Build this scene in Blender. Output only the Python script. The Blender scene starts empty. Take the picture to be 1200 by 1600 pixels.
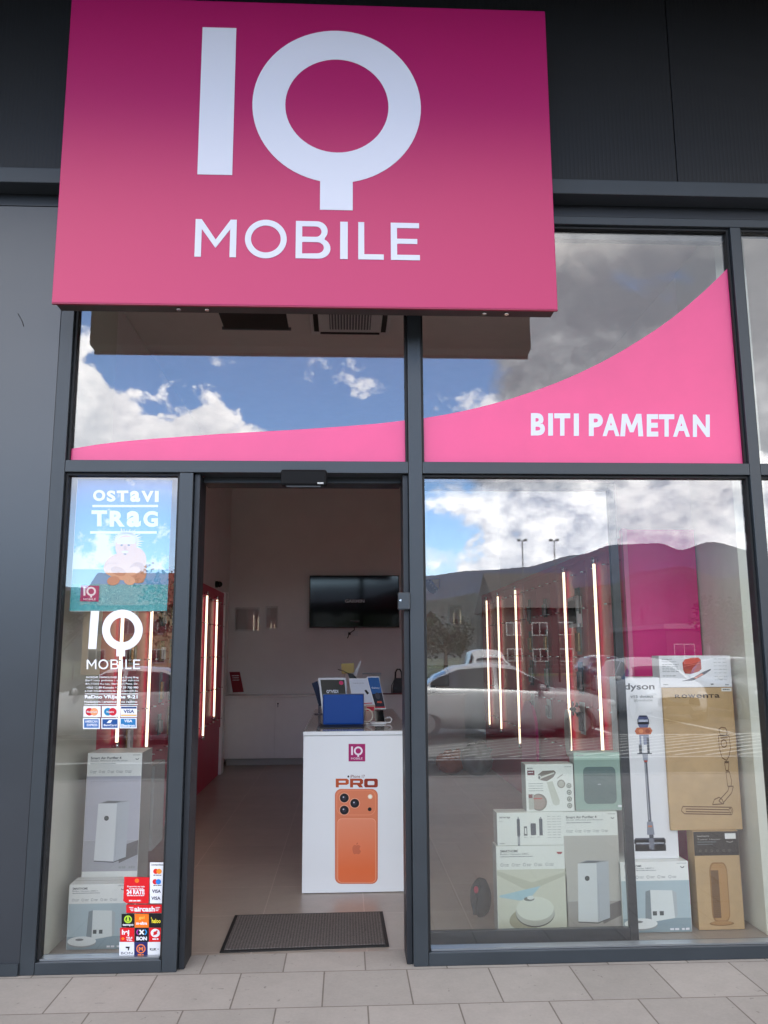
import bpy, bmesh, math, random
from mathutils import Vector, Matrix
random.seed(7)
sc = bpy.context.scene
COL = sc.collection
rad = math.radians

# ------------------------------------------------------------------ camera
FPX = 1286.5; CAM_D = 4.5952; CAM_H = 1.60
pi_, ya_, ro_ = rad(9.655), rad(2.68), rad(-.302)
cp, sp_, cy, sy, cr, sr = math.cos(pi_), math.sin(pi_), math.cos(ya_), math.sin(ya_), math.cos(ro_), math.sin(ro_)
FW = Vector((sy*cp, cy*cp, sp_)); r0 = Vector((cy, -sy, 0)); u0 = r0.cross(FW)
RT = cr*r0 + sr*u0; UP = -sr*r0 + cr*u0
cam = bpy.data.cameras.new('camera'); camo = bpy.data.objects.new('camera', cam); COL.objects.link(camo)
M = Matrix((RT, UP, -FW)).transposed().to_4x4(); M.translation = Vector((0, -CAM_D, CAM_H))
camo.matrix_world = M
cam.sensor_fit = 'VERTICAL'; cam.sensor_height = 24; cam.lens = 24*FPX/1600
cam.clip_start = .05; cam.clip_end = 9000
sc.camera = camo

# measured points: pixel of the 1200x1600 photograph -> point on a plane of the place
def ray(x, y): return FW*FPX + RT*(x-600) - UP*(y-800)
def P(x, y, Y=0.):
    d = ray(x, y); t = (Y+CAM_D)/d.y
    return Vector((d.x*t, Y, CAM_H+d.z*t))
def PX(x, y, X):
    d = ray(x, y); t = X/d.x
    return Vector((X, -CAM_D+d.y*t, CAM_H+d.z*t))
def PF(x, y, z=0.):
    d = ray(x, y); t = (z-CAM_H)/d.z
    return Vector((d.x*t, -CAM_D+d.y*t, z))

# ------------------------------------------------------------------ sky, sun, exposure
SUN_EL, SUN_AZ = 46, 8          # behind the building: its shade lies on the pavement
EXPOSURE = 1.48
w = bpy.data.worlds.new('World'); sc.world = w; w.use_nodes = True
nt = w.node_tree; nt.nodes.clear()
class NB:
    """tiny helper for math node chains"""
    def __init__(s, nt): s.nt = nt
    def n(s, t, **k):
        o = s.nt.nodes.new(t)
        for a, b in k.items(): setattr(o, a, b)
        return o
    def put(s, sock, v):
        if isinstance(v, (int, float)): sock.default_value = v
        elif isinstance(v, tuple): sock.default_value = v
        else: s.nt.links.new(v, sock)
    def m(s, op, a, b=0., c=None, clamp=False):
        o = s.n('ShaderNodeMath', operation=op); o.use_clamp = clamp
        s.put(o.inputs[0], a); s.put(o.inputs[1], b)
        if c is not None: s.put(o.inputs[2], c)
        return o.outputs[0]
    def noise(s, vec, scale, detail=5, rough=.55, dist=0., lac=2.):
        o = s.n('ShaderNodeTexNoise'); s.put(o.inputs['Vector'], vec)
        o.inputs['Scale'].default_value = scale; o.inputs['Detail'].default_value = detail
        o.inputs['Roughness'].default_value = rough; o.inputs['Distortion'].default_value = dist
        o.inputs['Lacunarity'].default_value = lac
        return o.outputs['Fac']
    def mr(s, v, a, b, c, d, smooth=False):
        o = s.n('ShaderNodeMapRange'); s.put(o.inputs[0], v)
        if smooth: o.interpolation_type = 'SMOOTHSTEP'
        for i, q in enumerate((a, b, c, d)): s.put(o.inputs[i+1], q)
        return o.outputs[0]
    def vec(s, x, y, z=0.):
        o = s.n('ShaderNodeCombineXYZ'); s.put(o.inputs[0], x); s.put(o.inputs[1], y); s.put(o.inputs[2], z)
        return o.outputs[0]
    def mix(s, f, a, b, mode='MIX'):
        o = s.n('ShaderNodeMix', data_type='RGBA', blend_type=mode)
        s.put(o.inputs['Factor'], f); s.put(o.inputs[6], a); s.put(o.inputs[7], b)
        return o.outputs[2]
    def gauss(s, a, e, a0, e0, sa, se):
        x = s.m('DIVIDE', s.m('SUBTRACT', a, a0), sa); y = s.m('DIVIDE', s.m('SUBTRACT', e, e0), se)
        q = s.m('ADD', s.m('MULTIPLY', x, x), s.m('MULTIPLY', y, y))
        return s.m('POWER', 2.718, s.m('MULTIPLY', q, -1.))
B_ = NB(nt)
tc = B_.n('ShaderNodeTexCoord'); sep = B_.n('ShaderNodeSeparateXYZ'); nt.links.new(tc.outputs['Generated'], sep.inputs[0])
az = B_.m('MULTIPLY', B_.m('ARCTAN2', sep.outputs[0], B_.m('MULTIPLY', sep.outputs[1], -1.)), 57.2958)
el = B_.m('MULTIPLY', B_.m('ARCSINE', sep.outputs[2]), 57.2958)
sky = B_.n('ShaderNodeTexSky', sky_type='NISHITA'); sky.sun_disc = False
sky.sun_elevation = rad(SUN_EL); sky.sun_rotation = rad(SUN_AZ)
sky.air_density = 1.0; sky.dust_density = .6; sky.ozone_density = 1.6; sky.altitude = 400
SKY_STR = .15
v2 = B_.vec(az, B_.m('MULTIPLY', el, 1.35))
n_big = B_.noise(v2, .11, 9, .56, .25); n_mid = B_.noise(v2, .34, 8, .6, .3); n_fine = B_.noise(v2, .9, 6, .6)
# cumulus bank: top line as a function of azimuth
fc = B_.n('ShaderNodeFloatCurve'); B_.put(fc.inputs['Value'], B_.mr(az, -30., 40., 0., 1.))
cv = fc.mapping.curves[0]
pts = [(-30, 33), (-24, 28), (-18.6, 20.3), (-15.5, 18.2), (-13.4, 16.6), (-11, 17.2), (-9.8, 17.6), (-8, 16.2), (-5.5, 15.0), (-3, 11), (0, 9), (4, 8.2), (10, 8.4), (16, 10), (24, 12), (40, 12)]
cv.points[0].location = (0, pts[0][1]/40); cv.points[1].location = (1, pts[-1][1]/40)
for a, e in pts[1:-1]: cv.points.new((a+30)/70, e/40)
fc.mapping.update()
top = B_.m('MULTIPLY', fc.outputs[0], 40.)
wob = B_.m('ADD', B_.m('MULTIPLY', B_.m('SUBTRACT', n_mid, .5), 9.), B_.m('MULTIPLY', B_.m('SUBTRACT', n_big, .5), 3.))
dA = B_.m('SUBTRACT', B_.m('ADD', top, wob), el)                 # >0 inside the bank
mA = B_.mr(dA, -.15, .85, 0., 1., True)
mA = B_.m('MULTIPLY', mA, B_.mr(el, 8.5, 12.5, .22, 1., True))
# small puffs
pf = B_.m('ADD', B_.gauss(az, el, -.9, 19.3, 2.2, .8), B_.gauss(az, el, 1.4, 18.4, 1.6, .8))
pf = B_.m('ADD', pf, B_.gauss(az, el, -9.2, 20.0, 1.3, .9)); pf = B_.m('ADD', pf, B_.gauss(az, el, 9.5, 17.0, 3.2, .9)); pf = B_.m('ADD', pf, B_.gauss(az, el, 6.8, 10.3, 1.3, .7))
mP = B_.mr(B_.m('ADD', B_.m('MULTIPLY', pf, .40), B_.m('ADD', B_.m('MULTIPLY', B_.m('SUBTRACT', n_mid, .5), 1.2), B_.m('MULTIPLY', B_.m('SUBTRACT', n_fine, .5), 1.2))), .20, .62, 0., .85, True)
mP = B_.m('MULTIPLY', mP, B_.mr(pf, .02, .3, 0., 1.))
# grey cloud on the right and overhead
covg = B_.m('ADD', B_.mr(az, 8., 15., -.35, .62), B_.mr(el, 28., 50., 0., .12))
covg = B_.m('ADD', covg, B_.gauss(az, el, 10, 13, 3.5, 2.5))
mG = B_.mr(B_.m('ADD', n_big, B_.m('MULTIPLY', covg, .5)), .5, .66, 0., 1., True)
mH = B_.mr(B_.m('ADD', n_big, B_.mr(el, 26., 45., -.3, .06)), .48, .62, 0., 1., True)   # elsewhere, high up
mG = B_.m('MAXIMUM', mG, mH)
# low white streaks between the ridge and the grey deck
mL = B_.mr(B_.m('ADD', n_mid, B_.mr(az, 4., 12., -.12, .2)), .44, .6, 0., 1., True)
mL = B_.m('MULTIPLY', mL, B_.m('MULTIPLY', B_.mr(el, 13., 10., 0., 1., True), B_.mr(az, 3., 6., 0., 1.)))
shade = B_.mr(B_.m('ADD', B_.m('MULTIPLY', dA, -.05), B_.m('ADD', n_mid, B_.m('MULTIPLY', n_fine, .5))), .45, .85, .0, 1.)
K = .95/SKY_STR
def kc(r, g, b): return (r*K, g*K, b*K, 1.)
WHITE = kc(2.75, 2.65, 2.6); WGREY = kc(1.3, 1.34, 1.48); GREY1 = kc(.42, .45, .52); GREY2 = kc(1.6, 1.6, 1.62)
gsh = B_.mr(B_.m('ADD', B_.m('MULTIPLY', n_big, .45), B_.m('ADD', B_.m('MULTIPLY', n_mid, .4), B_.m('ADD', B_.m('MULTIPLY', n_fine, .18), B_.mr(el, 24., 8., -.12, .2)))), .40, .84, 0., 1., True)
col = B_.mix(mG, B_.mix(1., sky.outputs[0], (1.3, 1.5, 1.75, 1.), 'MULTIPLY'), B_.mix(gsh, GREY1, GREY2))
lsh = B_.mr(B_.m('ADD', n_mid, B_.m('MULTIPLY', n_fine, .6)), .62, 1.0, 0., .85)
col = B_.mix(mL, col, B_.mix(lsh, kc(.8, .88, 1.1), WHITE))
col = B_.mix(mP, col, B_.mix(.7, WGREY, WHITE))
col = B_.mix(mA, col, B_.mix(shade, WGREY, WHITE))
mAdd = B_.m('MULTIPLY', B_.mr(B_.m('ADD', el, B_.m('MULTIPLY', n_mid, 6.)), 27., 31., 0., 1., True), B_.mr(B_.m('ADD', el, B_.m('MULTIPLY', n_big, 14.)), 48., 62., 1., .25, True))  # added unseen cloud deck, warms the sign reflection and lifts ambient light
mAdd = B_.m('MULTIPLY', mAdd, B_.mr(az, 14., 22., 1., .35))
col = B_.mix(mAdd, col, B_.mix(n_mid, kc(.95, .93, .92), kc(1.7, 1.62, 1.55)))
bg = B_.n('ShaderNodeBackground'); bg.inputs['Strength'].default_value = SKY_STR
nt.links.new(col, bg.inputs['Color'])
out = B_.n('ShaderNodeOutputWorld'); nt.links.new(bg.outputs[0], out.inputs[0])

sl = bpy.data.lights.new('sun', 'SUN'); sl.energy = 2.0; sl.angle = rad(.5); sl.color = (1., .95, .87)
so = bpy.data.objects.new('sun', sl); COL.objects.link(so)
sd = Vector((math.sin(rad(SUN_AZ))*math.cos(rad(SUN_EL)), math.cos(rad(SUN_AZ))*math.cos(rad(SUN_EL)), math.sin(rad(SUN_EL))))
so.rotation_euler = sd.to_track_quat('Z', 'Y').to_euler(); so.location = (0, 30, 40)
sc.view_settings.view_transform = 'Standard'; sc.view_settings.look = 'None'
sc.view_settings.exposure = EXPOSURE; sc.view_settings.gamma = 1
cy_ = sc.cycles
cy_.max_bounces = 9; cy_.diffuse_bounces = 4; cy_.glossy_bounces = 5; cy_.transparent_max_bounces = 28
cy_.caustics_reflective = False; cy_.caustics_refractive = False; cy_.sample_clamp_indirect = 3
cy_.use_denoising = True; cy_.denoiser = 'OPENIMAGEDENOISE'; cy_.denoising_prefilter = 'ACCURATE'; cy_.denoising_input_passes = 'RGB_ALBEDO_NORMAL'
cy_.use_adaptive_sampling = True; cy_.adaptive_threshold = .006; cy_.adaptive_min_samples = 48

# ------------------------------------------------------------------ materials
MATS = {}
def mat(name, c=(.5, .5, .5), rough=.5, metal=0., spec=.5, var=0., vscale=8., bump=0., bscale=200., emit=0., coat=0., alpha=1.):
    if name in MATS: return MATS[name]
    m = bpy.data.materials.new(name); m.use_nodes = True; t = m.node_tree; b = t.nodes['Principled BSDF']
    b.inputs['Base Color'].default_value = (*c, 1); b.inputs['Roughness'].default_value = rough
    b.inputs['Metallic'].default_value = metal; b.inputs['Specular IOR Level'].default_value = spec
    b.inputs['Coat Weight'].default_value = coat; b.inputs['Alpha'].default_value = alpha
    N = NB(t)
    if var or bump: co = N.n('ShaderNodeTexCoord').outputs['Object']
    if var:
        f = N.noise(co, vscale, 6, .6)
        cc = N.mix(N.mr(f, .3, .7, 0., 1.), (*[max(0, x*(1-var)) for x in c], 1.), (*[min(1, x*(1+var)) for x in c], 1.))
        t.links.new(cc, b.inputs['Base Color'])
        t.links.new(N.mr(f, .3, .7, max(.02, rough*(1-var)), min(1., rough*(1+var))), b.inputs['Roughness'])
    if bump:
        bn = N.n('ShaderNodeBump'); bn.inputs['Strength'].default_value = bump; bn.inputs['Distance'].default_value = .002
        N.put(bn.inputs['Height'], N.noise(co, bscale, 3, .6)); t.links.new(bn.outputs[0], b.inputs['Normal'])
    if emit:
        b.inputs['Emission Color'].default_value = (*c, 1); b.inputs['Emission Strength'].default_value = emit
    MATS[name] = m; return m
def s2l(r, g, b): return tuple(((x/255+.055)/1.055)**2.4 if x > 10 else x/255/12.92 for x in (r, g, b))
def ink(r, g, b, rough=.45):     # flat printing ink given by its colour value
    return mat('ink_%d_%d_%d' % (r, g, b), s2l(r, g, b), rough, spec=.3)

anth = mat('anthracite_powder_coat', (.030, .038, .046), .36, 0, .5, var=.10, vscale=3, bump=.10, bscale=900)
anth_d = mat('anthracite_dark', (.010, .013, .018), .45, var=.1)
panel_m = mat('grey_metal_panel', (.020, .025, .033), .30, 0, .75, var=.08, vscale=1.5, bump=.08, bscale=700)
gasket = mat('black_gasket', (.008, .008, .009), .6)
magenta = mat('magenta_sign_face', (.40, .0003, .118), .36, 0, 1., bump=.12, bscale=60)
_p = magenta.node_tree.nodes['Principled BSDF']; _p.inputs['IOR'].default_value = 1.70; _p.inputs['Specular Tint'].default_value = (1., .36, .36, 1)
sign_white = mat('white_sign_letter', (.74, .76, .86), .4, 0, .5)
sign_back = mat('dark_sign_housing', (.045, .036, .032), .5, var=.1)
sign_edge = mat('crimson_sign_edge', (.30, .004, .05), .35)
pinkfilm = mat('pink_window_film', (.84, .085, .26), .33, 0, .5, var=.04, vscale=3)
white_wall = mat('white_plaster', (.85, .84, .82), .8, var=.03, vscale=3, bump=.15, bscale=120)
cream = mat('cream_partition', (.68, .69, .60), .7, var=.03)
ceil_m = mat('ceiling_plaster', (.80, .77, .73), .85, var=.03)
white_gl = mat('white_gloss_laminate', (.80, .81, .83), .16, 0, .5)
cab_m = mat('cabinet_laminate', (.82, .80, .77), .22, var=.02)
red_m = mat('red_display_laminate', (.55, .012, .075), .45, 0, .5, var=.06, vscale=2)
red_b = mat('bright_red_laminate', (.50, .004, .04), .45)
mag_in = mat('magenta_end_panel', (.72, .003, .21), .35, var=.04, vscale=2)
mag_lt = mat('pink_panel_edge', (.62, .12, .26), .4)
chrome = mat('chrome', (.75, .75, .76), .15, 1.)
blackp = mat('black_plastic', (.010, .010, .011), .45)
blackg = mat('black_gloss', (.006, .006, .007), .06)
grey_p = mat('grey_plastic', (.16, .17, .19), .45)
white_p = mat('white_plastic', (.78, .78, .78), .35)
led = mat('led_tube_light', (1., .80, .58), .5, emit=.9)
carton_w = mat('white_carton', (.86, .87, .84), .38, var=.03, vscale=5)
carton_g = mat('grey_carton', (.30, .31, .30), .5, var=.05)
carton_side = mat('carton_side_print', (.34, .35, .33), .45, var=.06, vscale=12)
kraft = mat('kraft_cardboard', (.50, .335, .165), .75, var=.08, vscale=9, bump=.1, bscale=300)
teal_c = mat('grey_green_carton', (.33, .41, .37), .45, var=.03)
rubber = mat('black_rubber', (.012, .012, .012), .7)

def m_glass(name, R0, tint=(1, 1, 1)):
    m = bpy.data.materials.new(name); m.use_nodes = True; t = m.node_tree; t.nodes.clear(); N = NB(t)
    g = N.n('ShaderNodeNewGeometry')
    dp = N.n('ShaderNodeVectorMath', operation='DOT_PRODUCT'); t.links.new(g.outputs['Normal'], dp.inputs[0]); t.links.new(g.outputs['Incoming'], dp.inputs[1])
    c = N.m('SUBTRACT', 1., N.m('ABSOLUTE', dp.outputs['Value']), clamp=True)
    fac = N.m('ADD', N.m('MULTIPLY', N.m('POWER', c, 5.), 1-R0), R0)
    bn = N.n('ShaderNodeBump'); bn.inputs['Strength'].default_value = .5; bn.inputs['Distance'].default_value = .0011
    N.put(bn.inputs['Height'], N.noise(N.n('ShaderNodeTexCoord').outputs['Object'], 1.6, 1, .4))
    tr = N.n('ShaderNodeBsdfTransparent'); tr.inputs[0].default_value = (*tint, 1)
    gl = N.n('ShaderNodeBsdfGlossy'); gl.inputs['Roughness'].default_value = 0.0; gl.inputs['Color'].default_value = (.95, .97, 1., 1); t.links.new(bn.outputs[0], gl.inputs['Normal'])
    mx = N.n('ShaderNodeMixShader'); t.links.new(fac, mx.inputs[0]); t.links.new(tr.outputs[0], mx.inputs[1]); t.links.new(gl.outputs[0], mx.inputs[2])
    o = N.n('ShaderNodeOutputMaterial'); t.links.new(mx.outputs[0], o.inputs[0])
    MATS[name] = m; return m
glass = m_glass('window_glass', .078, (.975, .98, .97))
glass_leaf = m_glass('door_glass', .045, (.965, .98, .965))
acrylic = m_glass('clear_acrylic', .06, (.95, .95, .95))

def m_tiles(name, c1, c2, mortar, bw, rh, msize, offset, rot0=(0, 0), rough=.6, spec=.4, bump=.5, stain=.2, freq=2, spots=True):
    m = bpy.data.materials.new(name); m.use_nodes = True; t = m.node_tree; b = t.nodes['Principled BSDF']; N = NB(t)
    co = N.n('ShaderNodeTexCoord').outputs['Object']
    mp = N.n('ShaderNodeMapping'); t.links.new(co, mp.inputs[0]); mp.inputs['Location'].default_value = (rot0[0], rot0[1], 0)
    br = N.n('ShaderNodeTexBrick'); t.links.new(mp.outputs[0], br.inputs['Vector'])
    br.offset = offset; br.offset_frequency = freq; br.squash = 1
    br.inputs['Scale'].default_value = 1; br.inputs['Brick Width'].default_value = bw; br.inputs['Row Height'].default_value = rh
    br.inputs['Mortar Size'].default_value = msize; br.inputs['Mortar Smooth'].default_value = .1; br.inputs['Bias'].default_value = 0
    br.inputs['Color1'].default_value = (*c1, 1); br.inputs['Color2'].default_value = (*c2, 1); br.inputs['Mortar'].default_value = (*mortar, 1)
    n1 = N.noise(co, 1.7, 8, .65); n2 = N.noise(co, 60, 3, .7); n3 = N.noise(co, 9, 5, .7)
    f = N.m('ADD', N.m('MULTIPLY', N.m('SUBTRACT', n1, .5), stain*2), N.m('MULTIPLY', N.m('SUBTRACT', n2, .5), .22))
    f = N.m('ADD', N.m('ADD', f, 1.), N.m('MULTIPLY', N.m('SUBTRACT', n3, .5), .25))
    dark = N.mr(N.noise(co, 23, 2, .5, 1.), .70, .76, 1., .6)       # little dark spots
    if spots: f = N.m('MULTIPLY', f, dark)
    cc = N.n('ShaderNodeVectorMath', operation='SCALE'); t.links.new(br.outputs['Color'], cc.inputs[0]); t.links.new(f, cc.inputs['Scale'])
    t.links.new(cc.outputs[0], b.inputs['Base Color'])
    b.inputs['Specular IOR Level'].default_value = spec
    if spots: t.links.new(N.mr(n1, .3, .7, rough*.8, min(1, rough*1.2)), b.inputs['Roughness'])
    else: b.inputs['Roughness'].default_value = rough
    bn = N.n('ShaderNodeBump'); bn.inputs['Strength'].default_value = bump; bn.inputs['Distance'].default_value = .003
    hh = N.m('ADD', N.m('MULTIPLY', br.outputs['Fac'], -1.), N.m('MULTIPLY', n2, .25 if spots else .0)); t.links.new(hh, bn.inputs['Height'])
    t.links.new(bn.outputs[0], b.inputs['Normal'])
    MATS[name] = m; return m
paver_m = m_tiles('beige_pavers', (.40, .365, .335), (.465, .422, .388), (.22, .19, .165), .4195, .427, .0038, .5, (.084+.42*40, .063+.427*60), rough=.75, stain=.16)
tile_m = m_tiles('brown_floor_tiles', (.34, .285, .245), (.385, .325, .28), (.50, .43, .38), .626, .626, .0028, 0., (.506+.626*20, -.87+.626*20), rough=.34, spec=.5, bump=.15, stain=.22, spots=False)

# ------------------------------------------------------------------ mesh helpers
def link(name, me, parent=None):
    o = bpy.data.objects.new(name, me); COL.objects.link(o)
    if parent is not None: o.parent = parent
    return o
def tag(o, label=None, cat=None, group=None, kind=None):
    if label: o['label'] = label
    if cat: o['category'] = cat
    if group: o['group'] = group
    if kind: o['kind'] = kind
    return o
def thing(name, label, cat, loc=(0, 0, 0), group=None):
    o = link(name, None); o.location = loc; o.empty_display_size = .1
    return tag(o, label, cat, group)
class MB:
    def __init__(s): s.bm = bmesh.new(); s.mats = []
    def mi(s, m):
        if m not in s.mats: s.mats.append(m)
        return s.mats.index(m)
    def face(s, pts, m, smooth=False):
        try:
            f = s.bm.faces.new([s.bm.verts.new(p) for p in pts]); f.material_index = s.mi(m); f.smooth = smooth
            return f
        except ValueError: return None
    def box(s, x0, x1, y0, y1, z0, z1, m, bevel=0., mats=None):
        if x0 > x1: x0, x1 = x1, x0
        if y0 > y1: y0, y1 = y1, y0
        if z0 > z1: z0, z1 = z1, z0
        b = bmesh.new(); bmesh.ops.create_cube(b, size=1)
        for v in b.verts: v.co = Vector(((x0+x1)/2+v.co.x*(x1-x0), (y0+y1)/2+v.co.y*(y1-y0), (z0+z1)/2+v.co.z*(z1-z0)))
        if bevel: bmesh.ops.bevel(b, geom=b.edges[:], offset=bevel, segments=2, affect='EDGES', profile=.5)
        s.merge(b, m)
    def merge(s, b, m, mtx=None, smooth=None):
        i = s.mi(m); mp = {}
        for v in b.verts: mp[v] = s.bm.verts.new(mtx @ v.co if mtx else v.co)
        for f in b.faces:
            try:
                g = s.bm.faces.new([mp[v] for v in f.verts]); g.material_index = i; g.smooth = f.smooth if smooth is None else smooth
            except ValueError: pass
        b.free()
    def cyl(s, a, b_, r, m, seg=12, r2=None, caps=True):
        a = Vector(a); b_ = Vector(b_); d = b_-a; L = d.length
        b = bmesh.new(); bmesh.ops.create_cone(b, cap_ends=caps, segments=seg, radius1=r, radius2=r if r2 is None else r2, depth=L)
        q = d.to_track_quat('Z', 'Y').to_matrix().to_4x4(); q.translation = (a+b_)/2
        for f in b.faces: f.smooth = len(f.verts) == 4
        s.merge(b, m, q)
    def sphere(s, c, r, m, sub=2, sc_=(1, 1, 1)):
        b = bmesh.new(); bmesh.ops.create_icosphere(b, subdivisions=sub, radius=r)
        for f in b.faces: f.smooth = True
        s.merge(b, m, Matrix.Translation(c) @ Matrix.Diagonal((*sc_, 1)))
    def tube(s, pts, r, m, seg=8):
        pts = [Vector(p) for p in pts]; rings = []
        for i, p in enumerate(pts):
            d = (pts[min(i+1, len(pts)-1)]-pts[max(i-1, 0)]).normalized()
            a = d.orthogonal().normalized() if i == 0 else (A_ - d*A_.dot(d)).normalized()
            A_ = a; b = d.cross(a)
            rings.append([s.bm.verts.new(p+(a*math.cos(t)+b*math.sin(t))*r) for t in [k*2*math.pi/seg for k in range(seg)]])
        k_ = s.mi(m)
        for R1, R2 in zip(rings, rings[1:]):
            for k in range(seg):
                f = s.bm.faces.new((R1[k], R1[(k+1) % seg], R2[(k+1) % seg], R2[k])); f.material_index = k_; f.smooth = True
        for R_ in (rings[0][::-1], rings[-1]):
            f = s.bm.faces.new(R_); f.material_index = k_
    def prism(s, pts, depth, m, mback=None):
        """closed outline extruded by vector depth"""
        d = Vector(depth); a = [s.bm.verts.new(p) for p in pts]; b = [s.bm.verts.new(Vector(p)+d) for p in pts]
        k = s.mi(m); n = len(pts)
        for fl in (a, b[::-1]):
            f = s.bm.faces.new(fl); f.material_index = k
        for i in range(n):
            f = s.bm.faces.new((a[i], b[i], b[(i+1) % n], a[(i+1) % n])); f.material_index = k
    def build(s, name, parent=None, origin=None):
        bmesh.ops.recalc_face_normals(s.bm, faces=s.bm.faces[:]) if getattr(s, 'recalc', True) else None
        me = bpy.data.meshes.new(name)
        if origin is not None:
            bmesh.ops.translate(s.bm, verts=s.bm.verts[:], vec=-Vector(origin))
        s.bm.to_mesh(me); s.bm.free()
        for m in s.mats: me.materials.append(m)
        o = link(name, me, parent)
        if origin is not None: o.location = origin
        return o
def bx(name, x0, x1, y0, y1, z0, z1, m, parent=None, bevel=0.):
    b = MB(); b.box(x0, x1, y0, y1, z0, z1, m, bevel); return b.build(name, parent)
def local(parent, o):      # parts are modelled in world space: undo the parent's offset
    o.matrix_parent_inverse = Matrix.Translation(parent.location).inverted(); return o

TXT = {}
def text_mesh(s, bold=0.):
    k = (s, bold)
    if k in TXT: return TXT[k]
    c = bpy.data.curves.new('t', 'FONT'); c.body = s; c.size = 1; c.resolution_u = 4; c.offset = bold
    o = bpy.data.objects.new('t', c); COL.objects.link(o)
    bpy.context.view_layer.update()
    me = bpy.data.meshes.new_from_object(o.evaluated_get(bpy.context.evaluated_depsgraph_get()))
    vs = [v.co.copy() for v in me.vertices]; fs = [tuple(p.vertices) for p in me.polygons]
    bpy.data.objects.remove(o); bpy.data.curves.remove(c); bpy.data.meshes.remove(me)
    if not vs: TXT[k] = ([], [], 1, 1); return TXT[k]
    x0 = min(v.x for v in vs); x1 = max(v.x for v in vs); y0 = min(v.y for v in vs); y1 = max(v.y for v in vs)
    TXT[k] = ([((v.x-x0)/(x1-x0), (v.y-y0)/(y1-y0)) for v in vs], fs, x1-x0, y1-y0); return TXT[k]
def holes_mesh(loops):
    """2D outline with holes -> verts, faces"""
    c = bpy.data.curves.new('h', 'CURVE'); c.dimensions = '2D'; c.fill_mode = 'BOTH'
    for lp in loops:
        sp = c.splines.new('POLY'); sp.points.add(len(lp)-1); sp.use_cyclic_u = True
        for q, p in zip(sp.points, lp): q.co = (p[0], p[1], 0, 1)
    o = bpy.data.objects.new('h', c); COL.objects.link(o); bpy.context.view_layer.update()
    me = bpy.data.meshes.new_from_object(o.evaluated_get(bpy.context.evaluated_depsgraph_get()))
    r = ([tuple(v.co[:2]) for v in me.vertices], [tuple(p.vertices) for p in me.polygons])
    bpy.data.objects.remove(o); bpy.data.curves.remove(c); bpy.data.meshes.remove(me); return r

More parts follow.
